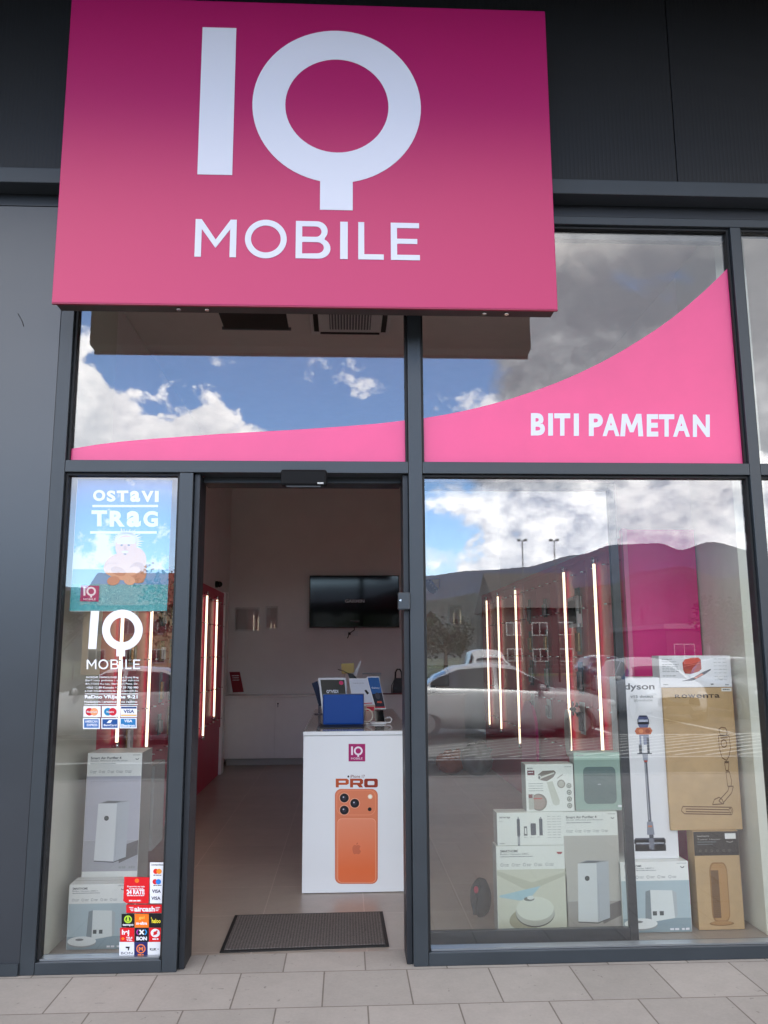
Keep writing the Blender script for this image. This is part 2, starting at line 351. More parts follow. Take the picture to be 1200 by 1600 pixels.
class Art:
    """flat print on a vertical plane facing the street (or any plane given by fn), drawn in measured photo coordinates;
    z(ox, oy, s): following numbers are read off an enlargement with origin ox, oy and scale s"""
    def __init__(s, Y=0., step=.0005, fn=None, n=(0, -1, 0)):
        s.Y = Y; s.mb = MB(); s.mb.recalc = False; s.step = step; s.o = (0, 0, 1.); s.fn = fn or (lambda x, y: P(x, y, Y)); s.n = Vector(n); s.lay = 1
    def z(s, ox, oy, k): s.o = (ox, oy, k); return s
    def p(s, x, y, lay=None):
        return s.fn(s.o[0]+x/s.o[2], s.o[1]+y/s.o[2]) + s.n*(s.step*(lay if lay is not None else s.lay))
    def poly(s, pts, m, lay=1):
        b = s.mb; f = b.face([s.p(x, y, lay) for x, y in pts], m)
        if f: f.normal_update()
        if f and f.normal.dot(s.n) < 0: f.normal_flip()
        return s
    def rect(s, x0, y0, x1, y1, m, lay=1): return s.poly([(x0, y0), (x1, y0), (x1, y1), (x0, y1)], m, lay)
    def rr(s, x0, y0, x1, y1, r, m, lay=1, seg=6):
        pts = []
        for cx, cy_, a0 in ((x1-r, y0+r, -90), (x1-r, y1-r, 0), (x0+r, y1-r, 90), (x0+r, y0+r, 180)):
            pts += [(cx+r*math.cos(rad(a0+90*i/seg)), cy_+r*math.sin(rad(a0+90*i/seg))) for i in range(seg+1)]
        return s.poly(pts, m, lay)
    def ell(s, cx, cy_, rx, ry, m, lay=1, n=28, rot=0.):
        c, d = math.cos(rad(rot)), math.sin(rad(rot))
        pts = []
        for i in range(n):
            t = 2*math.pi*i/n; x, y = rx*math.cos(t), ry*math.sin(t); pts.append((cx+x*c-y*d, cy_+x*d+y*c))
        return s.poly(pts, m, lay)
    def ring(s, cx, cy_, rx, ry, ix, iy, m, lay=1, n=40, a0=0, a1=360):
        for i in range(n):
            t0 = rad(a0+(a1-a0)*i/n); t1 = rad(a0+(a1-a0)*(i+1)/n)
            s.poly([(cx+rx*math.cos(t0), cy_+ry*math.sin(t0)), (cx+rx*math.cos(t1), cy_+ry*math.sin(t1)),
                    (cx+ix*math.cos(t1), cy_+iy*math.sin(t1)), (cx+ix*math.cos(t0), cy_+iy*math.sin(t0))], m, lay)
        return s
    def line(s, x0, y0, x1, y1, wd, m, lay=1):
        dx, dy = x1-x0, y1-y0; L = math.hypot(dx, dy) or 1; nx, ny = -dy/L*wd/2, dx/L*wd/2
        return s.poly([(x0+nx, y0+ny), (x1+nx, y1+ny), (x1-nx, y1-ny), (x0-nx, y0-ny)], m, lay)
    def path(s, pts, wd, m, lay=1):
        for a, b in zip(pts, pts[1:]): s.line(*a, *b, wd, m, lay)
        return s
    def text(s, t, x0, y0, x1, y1, m, lay=2, bold=.0, slope=0.):
        """fills the box x0..x1, y0 (top) .. y1 (bottom); slope = y drop from left to right"""
        vs, fs, W, H_ = text_mesh(t, bold)
        pts = [s.p(x0+u*(x1-x0), y1-v*(y1-y0)+slope*u, lay) for u, v in vs]
        bv = [s.mb.bm.verts.new(p) for p in pts]; k = s.mb.mi(m)
        for f in fs:
            try:
                g = s.mb.bm.faces.new([bv[i] for i in f]); g.material_index = k
                g.normal_update()
                if g.normal.dot(s.n) < 0: g.normal_flip()
            except ValueError: pass
        return s
    def shape(s, loops, m, lay=1):
        vs, fs = holes_mesh(loops); bv = [s.mb.bm.verts.new(s.p(x, y, lay)) for x, y in vs]; k = s.mb.mi(m)
        for f in fs:
            g = s.mb.bm.faces.new([bv[i] for i in f]); g.material_index = k; g.normal_update()
            if g.normal.dot(s.n) < 0: g.normal_flip()
        return s
    def scrib(s, x0, y0, x1, y1, m, lay=2, seed=0, wd=None, n=None):
        """a line of print too small to read: short word bars"""
        rnd = random.Random(seed+int(x0*7+y0*13)); x = x0; h = y1-y0
        while x < x1-h*.5:
            L = min(x1-x, h*rnd.uniform(.9, 3.5)); s.rect(x, y0+h*rnd.uniform(0, .15), x+L, y1, m, lay); x += L+h*.5
        return s
    def build(s, name, parent=None): return s.mb.build(name, parent)
def circ(cx, cy_, r, n=64, ry=None): return [(cx+r*math.cos(2*math.pi*i/n), cy_+(ry or r)*math.sin(2*math.pi*i/n)) for i in range(n)]
# ------------------------------------------------------------------ the ground outside
def sheet(name, x0, x1, y0, y1, z, m, kind='structure'):
    b = MB(); b.recalc = False; b.face([(x0, y0, z), (x1, y0, z), (x1, y1, z), (x0, y1, z)], m); o = b.build(name); o['kind'] = kind; return o
asphalt = mat('asphalt', (.045, .044, .043), .8, var=.25, vscale=.6, bump=.4, bscale=90)
grassm = mat('meadow_ground', (.075, .09, .035), .95, var=.35, vscale=.02)
paint_w = mat('road_paint', (.72, .72, .69), .6, var=.08, vscale=12)
kerb_m = mat('concrete_kerb', (.36, .34, .32), .8, var=.1, vscale=6)
sheet('ground', -4500, 4500, -4500, 4500, -.16, grassm)
sheet('car_park', -60, 70, -52, -6.52, -.125, asphalt)
# pavement slab with pavers
b = MB(); b.box(-40, 40, -6.36, .205, -.3, 0, paver_m); o = b.build('pavement'); o['kind'] = 'structure'
b = MB(); b.box(-40, 40, -6.515, -6.363, -.3, .006, kerb_m); o = b.build('kerb'); o['kind'] = 'structure'
b = MB(); b.box(-9, 12, .2075, 8.6, -.3, .0, tile_m); o = b.build('shop_floor'); o['kind'] = 'structure'
# bay lines
b = MB(); b.recalc = False
def strip(x0, y0, x1, y1, wd, z=-.120):
    dx, dy = x1-x0, y1-y0; L = math.hypot(dx, dy); nx, ny = -dy/L*wd/2, dx/L*wd/2
    b.face([(x0+nx, y0+ny, z), (x0-nx, y0-ny, z), (x1-nx, y1-ny, z), (x1+nx, y1+ny, z)][::1], paint_w)
for k in range(-8, 12):
    strip(k*2.6+.4, -13.0, k*2.6+.4, -18.2, .13)
    strip(k*2.6+.4, -30.0, k*2.6+.4, -35.2, .13)
for k in range(17):      # hatched no-parking field in front of the shop
    strip(-.6+k*.55, -9.3, 4.4+k*.55, -12.7, .085, -.1195)
strip(-10, -9.1, 14, -9.1, .14, -.1205); strip(-10, -12.8, 14, -12.8, .14, -.1205)
bmesh.ops.recalc_face_normals(b.bm, faces=b.bm.faces[:])
o = b.build('road_markings'); o['kind'] = 'structure'

# hills behind the car park (seen in the glass): polar grid, ridge height by direction
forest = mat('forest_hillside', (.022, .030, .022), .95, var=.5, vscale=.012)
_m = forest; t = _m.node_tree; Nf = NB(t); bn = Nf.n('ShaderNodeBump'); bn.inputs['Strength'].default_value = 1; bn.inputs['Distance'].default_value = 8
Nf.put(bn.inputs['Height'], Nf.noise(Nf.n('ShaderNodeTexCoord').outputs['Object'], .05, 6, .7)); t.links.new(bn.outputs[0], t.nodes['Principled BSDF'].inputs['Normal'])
far_f = mat('haze_tinted_hillside', (.050, .068, .115), .95, var=.25, vscale=.006)  # distance haze is put into the base colour as a lighter blue
ridge = [(-90, 3), (-60, 4), (-35, 5), (-25, 4.6), (-18.8, 4.3), (-11.5, 3.8), (0, 4.7), (5.3, 5.2), (8.9, 5.5), (12.4, 5.7), (15.9, 6.4), (18.4, 7.0), (21.3, 7.0), (22.6, 6.5), (24.4, 6.9), (27.1, 6.2), (35, 5), (60, 4), (90, 3)]
ridge2 = [(-90, 2), (-25, 2.6), (-10, 2.5), (0, 3.2), (6, 3.6), (10, 4.1), (14, 4.2), (18, 4.4), (20, 5.2), (22.5, 5.4), (25, 4.6), (35, 3), (90, 2)]
def interp(t, a):
    for (a0, v0), (a1, v1) in zip(t, t[1:]):
        if a0 <= a <= a1: k = (a-a0)/(a1-a0); return v0+(v1-v0)*(k*k*(3-2*k))
    return t[-1][1]
from mathutils import noise as mn
def hill(name, tab, r0, r1, m, amp):
    b = MB(); b.recalc = False; A = [-90+180*i/900 for i in range(901)]; nr = 14; rows = []
    for j in range(nr+5):
        k = min(j/nr, 1.); R = r0+(r1-r0)*j/nr; row = []
        for a in A:
            h = CAM_H+r1*math.tan(rad(interp(tab, a)))
            q = mn.noise(Vector((a*.7, k*2, 0)))*amp+mn.noise(Vector((a*3.1, k*5, 4)))*amp*.35+mn.noise(Vector((a*9, k*9, 7)))*amp*.12
            z = (h*(k**1.25) + q*math.sin(k*math.pi)*1. + (mn.noise(Vector((a*6, 3, 1)))*.07+mn.noise(Vector((a*22, 5, 1)))*.05+mn.noise(Vector((a*60, 8, k*40)))*.045)*amp*k) - (0 if j <= nr else (j-nr)*h*.18) - .3*(k < .01)
            row.append(b.bm.verts.new((math.sin(rad(a))*R, -math.cos(rad(a))*R-CAM_D*-1, z)))
        rows.append(row)
    kk = b.mi(m)
    for r1_, r2_ in zip(rows, rows[1:]):
        for i in range(900):
            f = b.bm.faces.new((r1_[i], r1_[i+1], r2_[i+1], r2_[i])); f.material_index = kk; f.smooth = True
    bmesh.ops.recalc_face_normals(b.bm, faces=b.bm.faces[:])
    o = b.build(name); o['kind'] = 'structure'
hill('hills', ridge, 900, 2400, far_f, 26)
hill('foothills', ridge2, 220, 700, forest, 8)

# ------------------------------------------------------------------ the building
bld = thing('shop_building', 'dark metal clad retail building with ribbed fascia above the shop windows', 'building')
def ribbed(name, x0, x1, z0, z1, y):
    m = bpy.data.materials.new('ribbed_cladding'); m.use_nodes = True; t = m.node_tree; p = t.nodes['Principled BSDF']; N = NB(t)
    p.inputs['Base Color'].default_value = (.012, .012, .014, 1); p.inputs['Roughness'].default_value = .42; p.inputs['Specular IOR Level'].default_value = .4
    s = N.n('ShaderNodeSeparateXYZ'); N.put(s.inputs[0], N.n('ShaderNodeTexCoord').outputs['Object'])
    h = N.m('PINGPONG', s.outputs[0], .0125); h = N.mr(h, .003, .006, 0., 1.)
    bn = N.n('ShaderNodeBump'); bn.inputs['Strength'].default_value = .28; bn.inputs['Distance'].default_value = .003; N.put(bn.inputs['Height'], h); t.links.new(bn.outputs[0], p.inputs['Normal'])
    f = N.noise(N.n('ShaderNodeTexCoord').outputs['Object'], 1.2, 6, .6)
    t.links.new(N.mix(f, (.006, .006, .007, 1.), (.010, .0105, .012, 1.)), p.inputs['Base Color'])
    return m
rib = ribbed('', 0, 0, 0, 0, 0)
fas = MB()
for x0, x1 in ((-9, -4.4), (-4.394, -1.203), (-1.197, 1.997), (2.003, 5.197), (5.203, 12)):
    fas.box(x0, x1, -.105, .25, 4.372, 7.2, rib)
fas.build('fascia', bld)
bx('fascia_joint_backing', -9, 12, -.08, .24, 4.38, 7.1, gasket, bld) if False else None
bx('cornice_rail', -9, 12, -.155, .2, 4.275, 4.369, anth, bld, .004)
bx('cornice_recess', -9, 12, -.03, .2, 4.2, 4.272, anth_d, bld)
cn = MB(); cn.box(-9, 12, -2.9, -.108, 6.05, 6.45, anth_d); cn.box(-9, 12, -2.96, -2.905, 5.98, 6.5, anth)
cn.build('canopy', bld)
bx('roof', -9, 12, .0, 8.9, 7.203, 7.45, anth_d, bld)
bx('wall', -9, 12, 8.25, 8.6, 0, 7.2, white_wall, bld)           # back wall
bx('ceiling', -9, 12, .255, 8.247, 4.32, 4.5, ceil_m, bld)
bx('side_wall', -2.05, -1.80, .95, 8.247, 0.002, 4.317, white_wall, bld)
bx('side_wall', 2.42, 2.62, .95, 8.247, 0.002, 4.317, white_wall, bld)
bx('partition', -1.80, -1.60, .165, .947, 0.002, 4.317, cream, bld)
bx('partition', 2.40, 2.60, .32, .947, 0.002, 4.317, cream, bld)
bx('outer_wall', -9.2, -9, .26, 8.6, 0, 7.2, anth_d, bld); bx('outer_wall', 12, 12.2, .26, 8.6, 0, 7.2, anth_d, bld)
# cladding panels left of the window
pan = MB()
pan.box(-3.2, -1.642, -.03, .12, .004, 4.197, panel_m, .003)
pan.box(-9, -3.206, -.03, .12, .004, 4.197, panel_m, .003)
pan.build('wall_panel', bld)
b = MB(); b.tube([P(28, 490, -.0305), P(32, 497, -.0305), P(35, 503, -.0305), P(37, 510, -.0305)], .0022, gasket, 5); b.build('panel_scratch', bld)
bx('base_flashing', -9, -1.645, -.045, -.031, .004, .06, anth, bld)

# ------------------------------------------------------------------ storefront
sf = thing('storefront_window', 'anthracite aluminium shopfront frame with large reflecting panes and an open doorway', 'shopfront')
Y0, Y1 = -.035, .09
def fr(name, x0, x1, z0, z1, y0=Y0, y1=Y1, m=anth): return bx(name, x0, x1, y0, y1, z0, z1, m, sf, .0025)
fr('post', -1.640, -1.567, .002, 4.197)
fr('post', -.931, -.856, .002, 2.598)
fr('post', .355, .432, .002, 4.145)
fr('post', 2.337, 2.400, .002, 4.145)
fr('post', 4.30, 4.365, .002, 4.145)
fr('top_rail', -1.565, 4.6, 4.147, 4.197)
for a, b_ in ((-1.565, .353), (.434, 2.335), (2.402, 4.298)):
    fr('transom', a, b_, 2.600, 2.668)
fr('sill', -1.565, -.933, .002, .060); fr('sill', .434, 2.335, .002, .066); fr('sill', 2.402, 4.298, .002, .066)
# aluminium bead at the sill and black gaskets round the panes
bead = mat('brushed_aluminium', (.42, .44, .46), .3, .9)
g = MB()
for x0, x1, z0, z1 in ((-1.565, -.933, .0625, 2.598), (.434, 2.335, .0685, 2.598), (-1.565, .353, 2.6705, 4.145), (.434, 2.335, 2.6705, 4.145), (2.402, 4.298, .0685, 2.598), (2.402, 4.298, 2.6705, 4.145)):
    y0, y1, wd = -.010, .05, .013
    g.box(x0, x1, y0, y1, z1-wd, z1-.001, gasket); g.box(x0+.001, x0+wd, y0, y1, z0, z1-wd, gasket); g.box(x1-wd, x1-.001, y0, y1, z0, z1-wd, gasket)
g.build('gasket', sf)
g = MB(); g.box(-1.55, -.95, -.012, .05, .0615, .070, bead); g.box(.45, 2.32, -.012, .05, .0675, .076, bead); g.build('sill_bead', sf)
# dark head zone of the upper right pane
g = MB(); g.box(.447, 2.322, .03, .08, 4.085, 4.132, anth_d); g.box(-1.55, .34, .03, .08, 4.085, 4.132, anth_d); g.build('head_profile', sf)
def pane(x0, x1, z0, z1, y=.018):
    return bx('window_pane', x0, x1, y, y+.006, z0, z1, glass, sf)
pane(-1.5525, -.9455, .07, 2.585); pane(.4465, 2.322, .076, 2.585); pane(-1.5525, .3405, 2.671, 4.131); pane(.4465, 2.322, 2.671, 4.131)
pane(2.4145, 4.285, .07, 2.585); pane(2.4145, 4.285, 2.671, 4.131)
# doorway: inner jambs, operator housing, sensor bracket, latch
fr('door_jamb', -.853, -.822, .002, 2.598, .0, .20, anth_d)
fr('door_jamb', .322, .353, .002, 2.598, .0, .20, anth_d)
fr('door_track', -.82, .32, 2.566, 2.66, .092, .25, anth_d)
g = MB(); g.box(.288, .355, -.052, -.0, 1.83, 1.925, anth, .006); g.cyl((.30, -.053, 1.88), (.30, -.06, 1.88), .006, chrome); g.build('latch', sf)
s_ = thing('door_sensor', 'black motion sensor box fixed over the open doorway', 'sensor', (-.235, -.05, 2.55))
local(s_, bx('housing', -.363, -.107, -.10, -.037, 2.515, 2.606, mat('sensor_black', (.006, .006, .007), .55, spec=.15), s_, .012))
local(s_, bx('lens', -.33, -.14, -.0985, -.085, 2.505, 2.5135, blackp, s_))
a = Art(-.1005).z(280, 720, 3.158); a.rect(682, 106, 712, 114, ink(190, 190, 190)); local(s_, a.build('logo_plate', s_))

# ---- sliding glass door, pushed open behind the right window
dr = thing('sliding_door', 'frameless looking glass sliding door with dark edge stile parked behind the right window', 'door', (1.0, .14, 0))
def dpart(n, *a, m=anth_d): return local(dr, bx(n, *a, m, dr, .002))
dpart('stile', 1.545, 1.592, .12, .155, .02, 2.585)
dpart('stile', .372, .428, .12, .155, .02, 2.585)
dpart('bottom_rail', .43, 1.543, .12, .155, .05, .118)
dpart('top_rail', .43, 1.543, .12, .155, 2.535, 2.585)
local(dr, bx('door_pane', .43, 1.543, .134, .140, .1185, 2.5345, glass_leaf, dr))
# floor guide strip inside the window
bx('window_ledge', .43, 2.335, .10, .30, .002, .012, anth_d, sf) if False else None

# ------------------------------------------------------------------ big sign
SY = -.36
sg = thing('shop_sign', 'large magenta illuminated box sign with white letters above the doorway', 'sign', (-.2, SY+.07, 3.45))
x0, x1, z0, z1 = -1.578, 1.163, 3.455, 5.315
b = MB(); b.box(x0+.008, x1-.008, SY+.014, SY+.13, z0+.008, z1-.008, sign_back, .002); local(sg, b.build('housing', sg))
b = MB(); b.box(x0, x1, SY, SY+.012, z0, z1, magenta, .003); local(sg, b.build('face_panel', sg))
b = MB(); b.box(x0+.002, x1-.002, SY-.004, SY+.013, z0-.008, z0-.0015, sign_edge); local(sg, b.build('edge_trim', sg))
for xx in (-1.2, .8):
    for zz in (4.45, 5.1): local(sg, bx('bracket', xx, xx+.06, SY+.131, -.107, zz, zz+.06, anth_d, sg))
for px in (275, 795, 320, 760):
    b = MB(); c = P(px, 480, SY); b.cyl((c.x, SY+.07, z0+.0075), (c.x, SY+.07, z0-.004), .012, chrome, 10)
    local(sg, b.build('screw', sg))
def raised(name, loops_list, parent, y, depth, m):
    """letter outlines in metres (x,z), raised from the plane y towards the street"""
    b = MB()
    for loops in loops_list:
        vs, fs = holes_mesh(loops)
        f0 = [b.bm.verts.new((x, y-depth, z)) for x, z in vs]; k = b.mi(m)
        for f in fs:
            g = b.bm.faces.new([f0[i] for i in f]); g.material_index = k
            g.normal_update()
            if g.normal.y > 0: g.normal_flip()
        for lp in loops:
            n = len(lp); A = [b.bm.verts.new((x, y-depth, z)) for x, z in lp]; C = [b.bm.verts.new((x, y, z)) for x, z in lp]
            for i in range(n):
                g = b.bm.faces.new((A[i], A[(i+1) % n], C[(i+1) % n], C[i])); g.material_index = k
    b.recalc = False; o = b.build(name, parent); return local(parent, o)
def iq_loops(ix0, ix1, iz0, iz1, qx, qz, ro, ri, tx0, tx1, tz):
    I = [(ix0, iz0), (ix1, iz0), (ix1, iz1), (ix0, iz1)]
    aa = math.asin(min(1, abs(tx0-qx)/ro)); bb = math.asin(min(1, abs(tx1-qx)/ro)); n = 72
    outer = [(tx0, tz), (tx1, tz)]
    s0 = -math.pi/2+bb; s1 = 1.5*math.pi-aa
    outer += [(qx+ro*math.cos(s0+(s1-s0)*i/n), qz+ro*math.sin(s0+(s1-s0)*i/n)) for i in range(n+1)]
    return [I], [outer, circ(qx, qz, ri, 64)]
I_, Q_ = iq_loops(-.829, -.637, 4.219, 5.139, -.057, 4.663, .478, .293, -.149, .033, 4.021)
raised('letter', [I_], sg, SY-.0006, .003, sign_white); raised('letter', [Q_], sg, SY-.0006, .003, sign_white)
# MOBILE, geometric sans, built per letter in a unit box: x 0..w, y 0..1, stroke t
def arc(cx, cy_, rx, ry, a0, a1, n=14): return [(cx+rx*math.cos(rad(a0+(a1-a0)*i/n)), cy_+ry*math.sin(rad(a0+(a1-a0)*i/n))) for i in range(n+1)]
def glyph(c, t=.155):
    if c == 'M':
        return 1.0, [[(0, 0), (t, 0), (t, .74), (.5, .24), (1-t, .74), (1-t, 0), (1, 0), (1, 1), (1-t*.95, 1), (.5, .46), (t*.95, 1), (0, 1)]]
    if c == 'O': return 1.08, [circ(.54, .5, .54, 48, .515), circ(.54, .5, .54-t, 48, .515-t)]
    if c == 'B':
        out = [(0, 0)] + arc(.55, .275, .29, .275, -90, 60, 12) + arc(.50, .735, .27, .265, -40, 90, 12) + [(0, 1)]
        h1 = [(t, t*.85)] + arc(.52, .29, .16, .15, -90, 90, 10)[0:] + [(t, .44)]
        h2 = [(t, .58)] + arc(.49, .72, .13, .14, -90, 90, 10) + [(t, .86)]
        return .84, [out, h1, h2]
    if c == 'I': return t, [[(0, 0), (t, 0), (t, 1), (0, 1)]]
    if c == 'L': return .66, [[(0, 0), (.66, 0), (.66, t*.9), (t, t*.9), (t, 1), (0, 1)]]
    if c == 'E':
        h = t*.9; return .70, [[(0, 0), (.72, 0), (.72, h), (t, h), (t, .5-h*.45), (.66, .5-h*.45), (.66, .5+h*.5), (t, .5+h*.5), (t, 1-h), (.71, 1-h), (.71, 1), (0, 1)]]
# measured letter boxes (x range) on the sign
def mobile(x0, x1, z0, z1, fr_=((0, .182), (.220, .405), (.445, .600), (.643, .677), (.724, .838), (.870, 1.0))):
    out = []
    for c, (a, e) in zip('MOBILE', fr_):
        w_, lps = glyph(c); A = x0+(x1-x0)*a; E = x0+(x1-x0)*e
        mw = max(p[0] for p in lps[0])
        out.append([[(A+p[0]/mw*(E-A), z0+p[1]*(z1-z0)) for p in lp] for lp in lps])
    return out
for l_ in mobile(-.829, .404, 3.730, 3.951): raised('letter', [l_], sg, SY-.0006, .003, sign_white)

MOB_ = mobile(-.829, .404, 3.730, 3.951)
def iq_art(a, x0, y0, x1, y1, m, lay=2, word=True):
    """small IQ MOBILE mark inside a px box of an Art"""
    hh = 1.411 if word else 1.12
    f = lambda lp: [(x0+(p[0]+.829)/1.248*(x1-x0), y0+(5.141-p[1])/hh*(y1-y0)) for p in lp]
    a.shape([f(I_[0])], m, lay); a.shape([f(l) for l in Q_], m, lay)
    if word:
        for lps in MOB_: a.shape([f(l) for l in lps], m, lay)

# ------------------------------------------------------------------ pink film with the slogan (outside of the upper panes)
bn_ = thing('window_banner', 'pink curved film across the upper panes lettered BITI PAMETAN', 'window film', (.4, .0, 2.9))
curve = [(107, 702), (150, 695), (190, 690), (240, 685.5), (290, 682), (345, 678), (400, 675), (470, 671), (540, 666), (590, 662), (641, 656), (659, 654), (695, 648), (730, 641), (765, 632.5), (800, 622.5), (835, 611), (870, 598), (905, 583), (940, 566), (970, 549.5), (1000, 531), (1025, 515), (1050, 497), (1075, 477), (1100, 455), (1122, 434), (1142, 414)]
def film(name, xs0, xs1):
    top_ = [P(x, y, .014) for x, y in curve]
    tp = [(p.x, p.z) for p in top_ if xs0 < p.x < xs1]
    def zat(x):
        for a, c in zip(top_, top_[1:]):
            if a.x <= x <= c.x: return a.z+(c.z-a.z)*(x-a.x)/(c.x-a.x)
        return top_[0].z if x < top_[0].x else top_[-1].z
    pts = [(xs0, 2.672), (xs1, 2.672), (xs1, zat(xs1))] + tp[::-1] + [(xs0, zat(xs0))]
    b = MB(); b.prism([(x, .0155, z) for x, z in pts], (0, -.003, 0), pinkfilm); return local(bn_, b.build(name, bn_))
film('film', -1.5515, .3395); film('film', .4475, 2.3215)
a = Art(.0122)
for ch, xa_, xb_ in (('B', 829.5, 851.5), ('I', 856.5, 864), ('T', 866, 891), ('I', 896.5, 904.5), ('P', 920, 942), ('A', 941.5, 968), ('M', 969, 1005), ('E', 1010.5, 1028.5), ('T', 1029.5, 1053.5), ('A', 1051.5, 1078), ('N', 1082.5, 1109)):
    ya_ = 645.5+(xa_-829)*.009; yb_ = ya_+35
    if ch == 'M':
        m_ = [(0, 1), (.08, 0), (.30, 0), (.5, .52), (.70, 0), (.92, 0), (1, 1), (.79, 1), (.75, .36), (.58, .82), (.42, .82), (.25, .36), (.21, 1)]
        a.shape([[(xa_+u*(xb_-xa_), ya_+v*35) for u, v in m_]], sign_white, 1)
    else: a.text(ch, xa_, ya_, xb_, yb_, sign_white, 1.4 if ch in 'AN' else 1, bold=.04)
local(bn_, a.build('lettering', bn_))

# ------------------------------------------------------------------ decals on the side window
wd_ = ink(238, 240, 245)
dc = Art(.0172)
dc.z(60, 720, 4)
I, Q = iq_loops(0, 1, 0, 1, 0, 0, 1, .5, -.1, .1, -1)
dc.poly([(328, 938), (380, 938), (362, 1176), (311, 1176)], wd_)
def qf(): 
    _, q = iq_loops(0, 1, 0, 1, 525, -1057, 127, 77, 487, 542, -1222)
    return [[(x, -y) for x, y in lp] for lp in q]
dc.shape(qf(), wd_)
for lps in mobile(302, 636, -1302, -1242): dc.shape([[(x, -y) for x, y in lp] for lp in lps], wd_)
tag(dc.build('shop_logo_decal'), 'white IQ MOBILE logo lettering stuck on the narrow left window', 'window decal')
dc = Art(.0172).z(60, 720, 4)
for i, (s1, x0_, x1_, y_, h_, bo) in enumerate((('PAMETNE TEHNOLOGIJE d.o.o. Gornji Breg', 298, 625, 1347, 15, .01), ('Po I vina jednicu i socijal adrese', 296, 628, 1366, 15, .0), ('BA 71210 Ko Lat. Stari port Pont. Dr.', 296, 624, 1388, 14, .01), ('+062 12 89 Kontakt +387 39 700 990', 300, 624, 1410, 14, .01), ('e-mail: info@iqmobile.ba www.iqmobile.ba', 290, 622, 1432, 13, .015))):
    dc.text(s1, x0_, y_, x1_, y_+h_, wd_, 1, bold=bo)
dc.rect(290, 1455, 624, 1459, wd_); dc.rect(288, 1522, 622, 1526, wd_)
dc.text('RaDno VRIJeme 9-21', 290, 1464, 620, 1492, wd_, 1, bold=.04); dc.text('Nedjeljom i praznicima ne radimo', 288, 1499, 618, 1516, wd_, 1, bold=.02)
tag(dc.build('opening_hours_decal'), 'small white opening hours and contact text below the logo on the left window', 'window decal')
CW = ink(232, 234, 240); NAVY = ink(28, 60, 120); REDI = ink(200, 30, 50); ORG = ink(235, 160, 110); TEAL = ink(20, 130, 180)
def sticker(fn, label, group='payment stickers on the left window'):
    a = Art(.0168); fn(a); o = a.build('payment_sticker'); tag(o, label, 'sticker', group); return o
def pairs(a, cx, cy_, r, c1, c2, lay=2): a.ell(cx-r*.62, cy_, r, r, c1, lay); a.ell(cx+r*.62, cy_, r, r, c2, lay+1)
Z1 = (60, 1100, 3.6375)
def st1(a): a.z(*Z1); a.rect(256, 12, 354, 74, CW); pairs(a, 304, 44, 22, REDI, ORG, 2); a.text('MasterCard', 276, 38, 334, 50, CW, 5, .02)
def st2(a): a.z(*Z1); a.rect(361, 12, 458, 74, CW); pairs(a, 409, 44, 22, TEAL, REDI, 2); a.text('Maestro', 388, 38, 430, 50, CW, 5, .02)
def st3(a): a.z(*Z1); a.rect(466, 12, 561, 74, CW); a.rect(470, 16, 558, 26, NAVY, 2); a.rect(470, 60, 558, 68, ink(225, 180, 100), 2); a.text('VISA', 484, 32, 545, 52, NAVY, 2, .03)
def st4(a): a.z(*Z1); a.rect(253, 79, 350, 142, CW); a.rect(260, 86, 343, 135, ink(60, 110, 175), 2); a.text('AMERICAN', 266, 92, 336, 106, CW, 3, .02); a.text('EXPRESS', 276, 112, 336, 126, CW, 3, .02)
def st5(a): a.z(*Z1); a.rect(358, 79, 457, 142, CW); a.rect(364, 86, 450, 135, ink(30, 80, 145), 2); a.poly([(388, 108), (402, 92), (420, 92), (410, 108)], CW, 3); a.text('BamCard', 372, 114, 444, 126, CW, 3, .02)
def st6(a): a.z(*Z1); a.rect(462, 79, 559, 138, CW); a.rect(468, 84, 553, 132, ink(40, 120, 180), 2); a.text('VISA', 488, 88, 534, 104, CW, 3, .03); a.text('Electron', 472, 114, 548, 130, CW, 3, .03)
sticker(st1, 'white card with overlapping red and orange circles, upper left of the six card marks')
sticker(st2, 'white card with overlapping blue and red circles, upper middle of the six card marks')
sticker(st3, 'white card with navy top bar and VISA lettering, upper right of the six card marks')
sticker(st4, 'light blue card mark with two white lines of text, lower left of the six')
sticker(st5, 'dark blue card mark with white wing shape, lower middle of the six')
sticker(st6, 'blue card mark reading VISA Electron, lower right of the six')
RD = ink(215, 25, 35); BK = ink(22, 22, 26); YL = ink(245, 225, 60)
def q1(a):
    a.z(*Z1); a.rect(634, 900, 716, 1133, ink(235, 236, 242)); a.text('contactless', 642, 908, 710, 918, BK, 2, .02)
    pairs(a, 677, 951, 15, ink(230, 50, 30), ink(245, 150, 40)); a.scrib(654, 970, 702, 975, BK)
    pairs(a, 673, 1010, 15, ink(215, 40, 50), ink(40, 130, 220)); a.scrib(654, 1028, 700, 1033, BK)
    a.text('VISA', 646, 1054, 696, 1073, ink(30, 35, 70), 2, .03); a.text('VISA', 642, 1094, 694, 1113, ink(30, 35, 70), 2, .03)
def q2(a):
    a.z(*Z1); a.poly([(488, 982), (632, 985), (626, 1134), (500, 1132), (482, 1118)], RD)
    a.ell(560, 1004, 12, 12, ink(245, 120, 40), 2); a.text('Kupovina na rate', 506, 1032, 604, 1044, CW, 2, .02); a.text('24 RATE', 502, 1054, 604, 1082, CW, 2, .04)
    a.scrib(516, 1048, 596, 1052, CW); a.scrib(504, 1086, 602, 1091, CW); a.rr(510, 1110, 590, 1126, 7, ink(230, 60, 60), 2); a.scrib(516, 1114, 586, 1121, CW, 3)
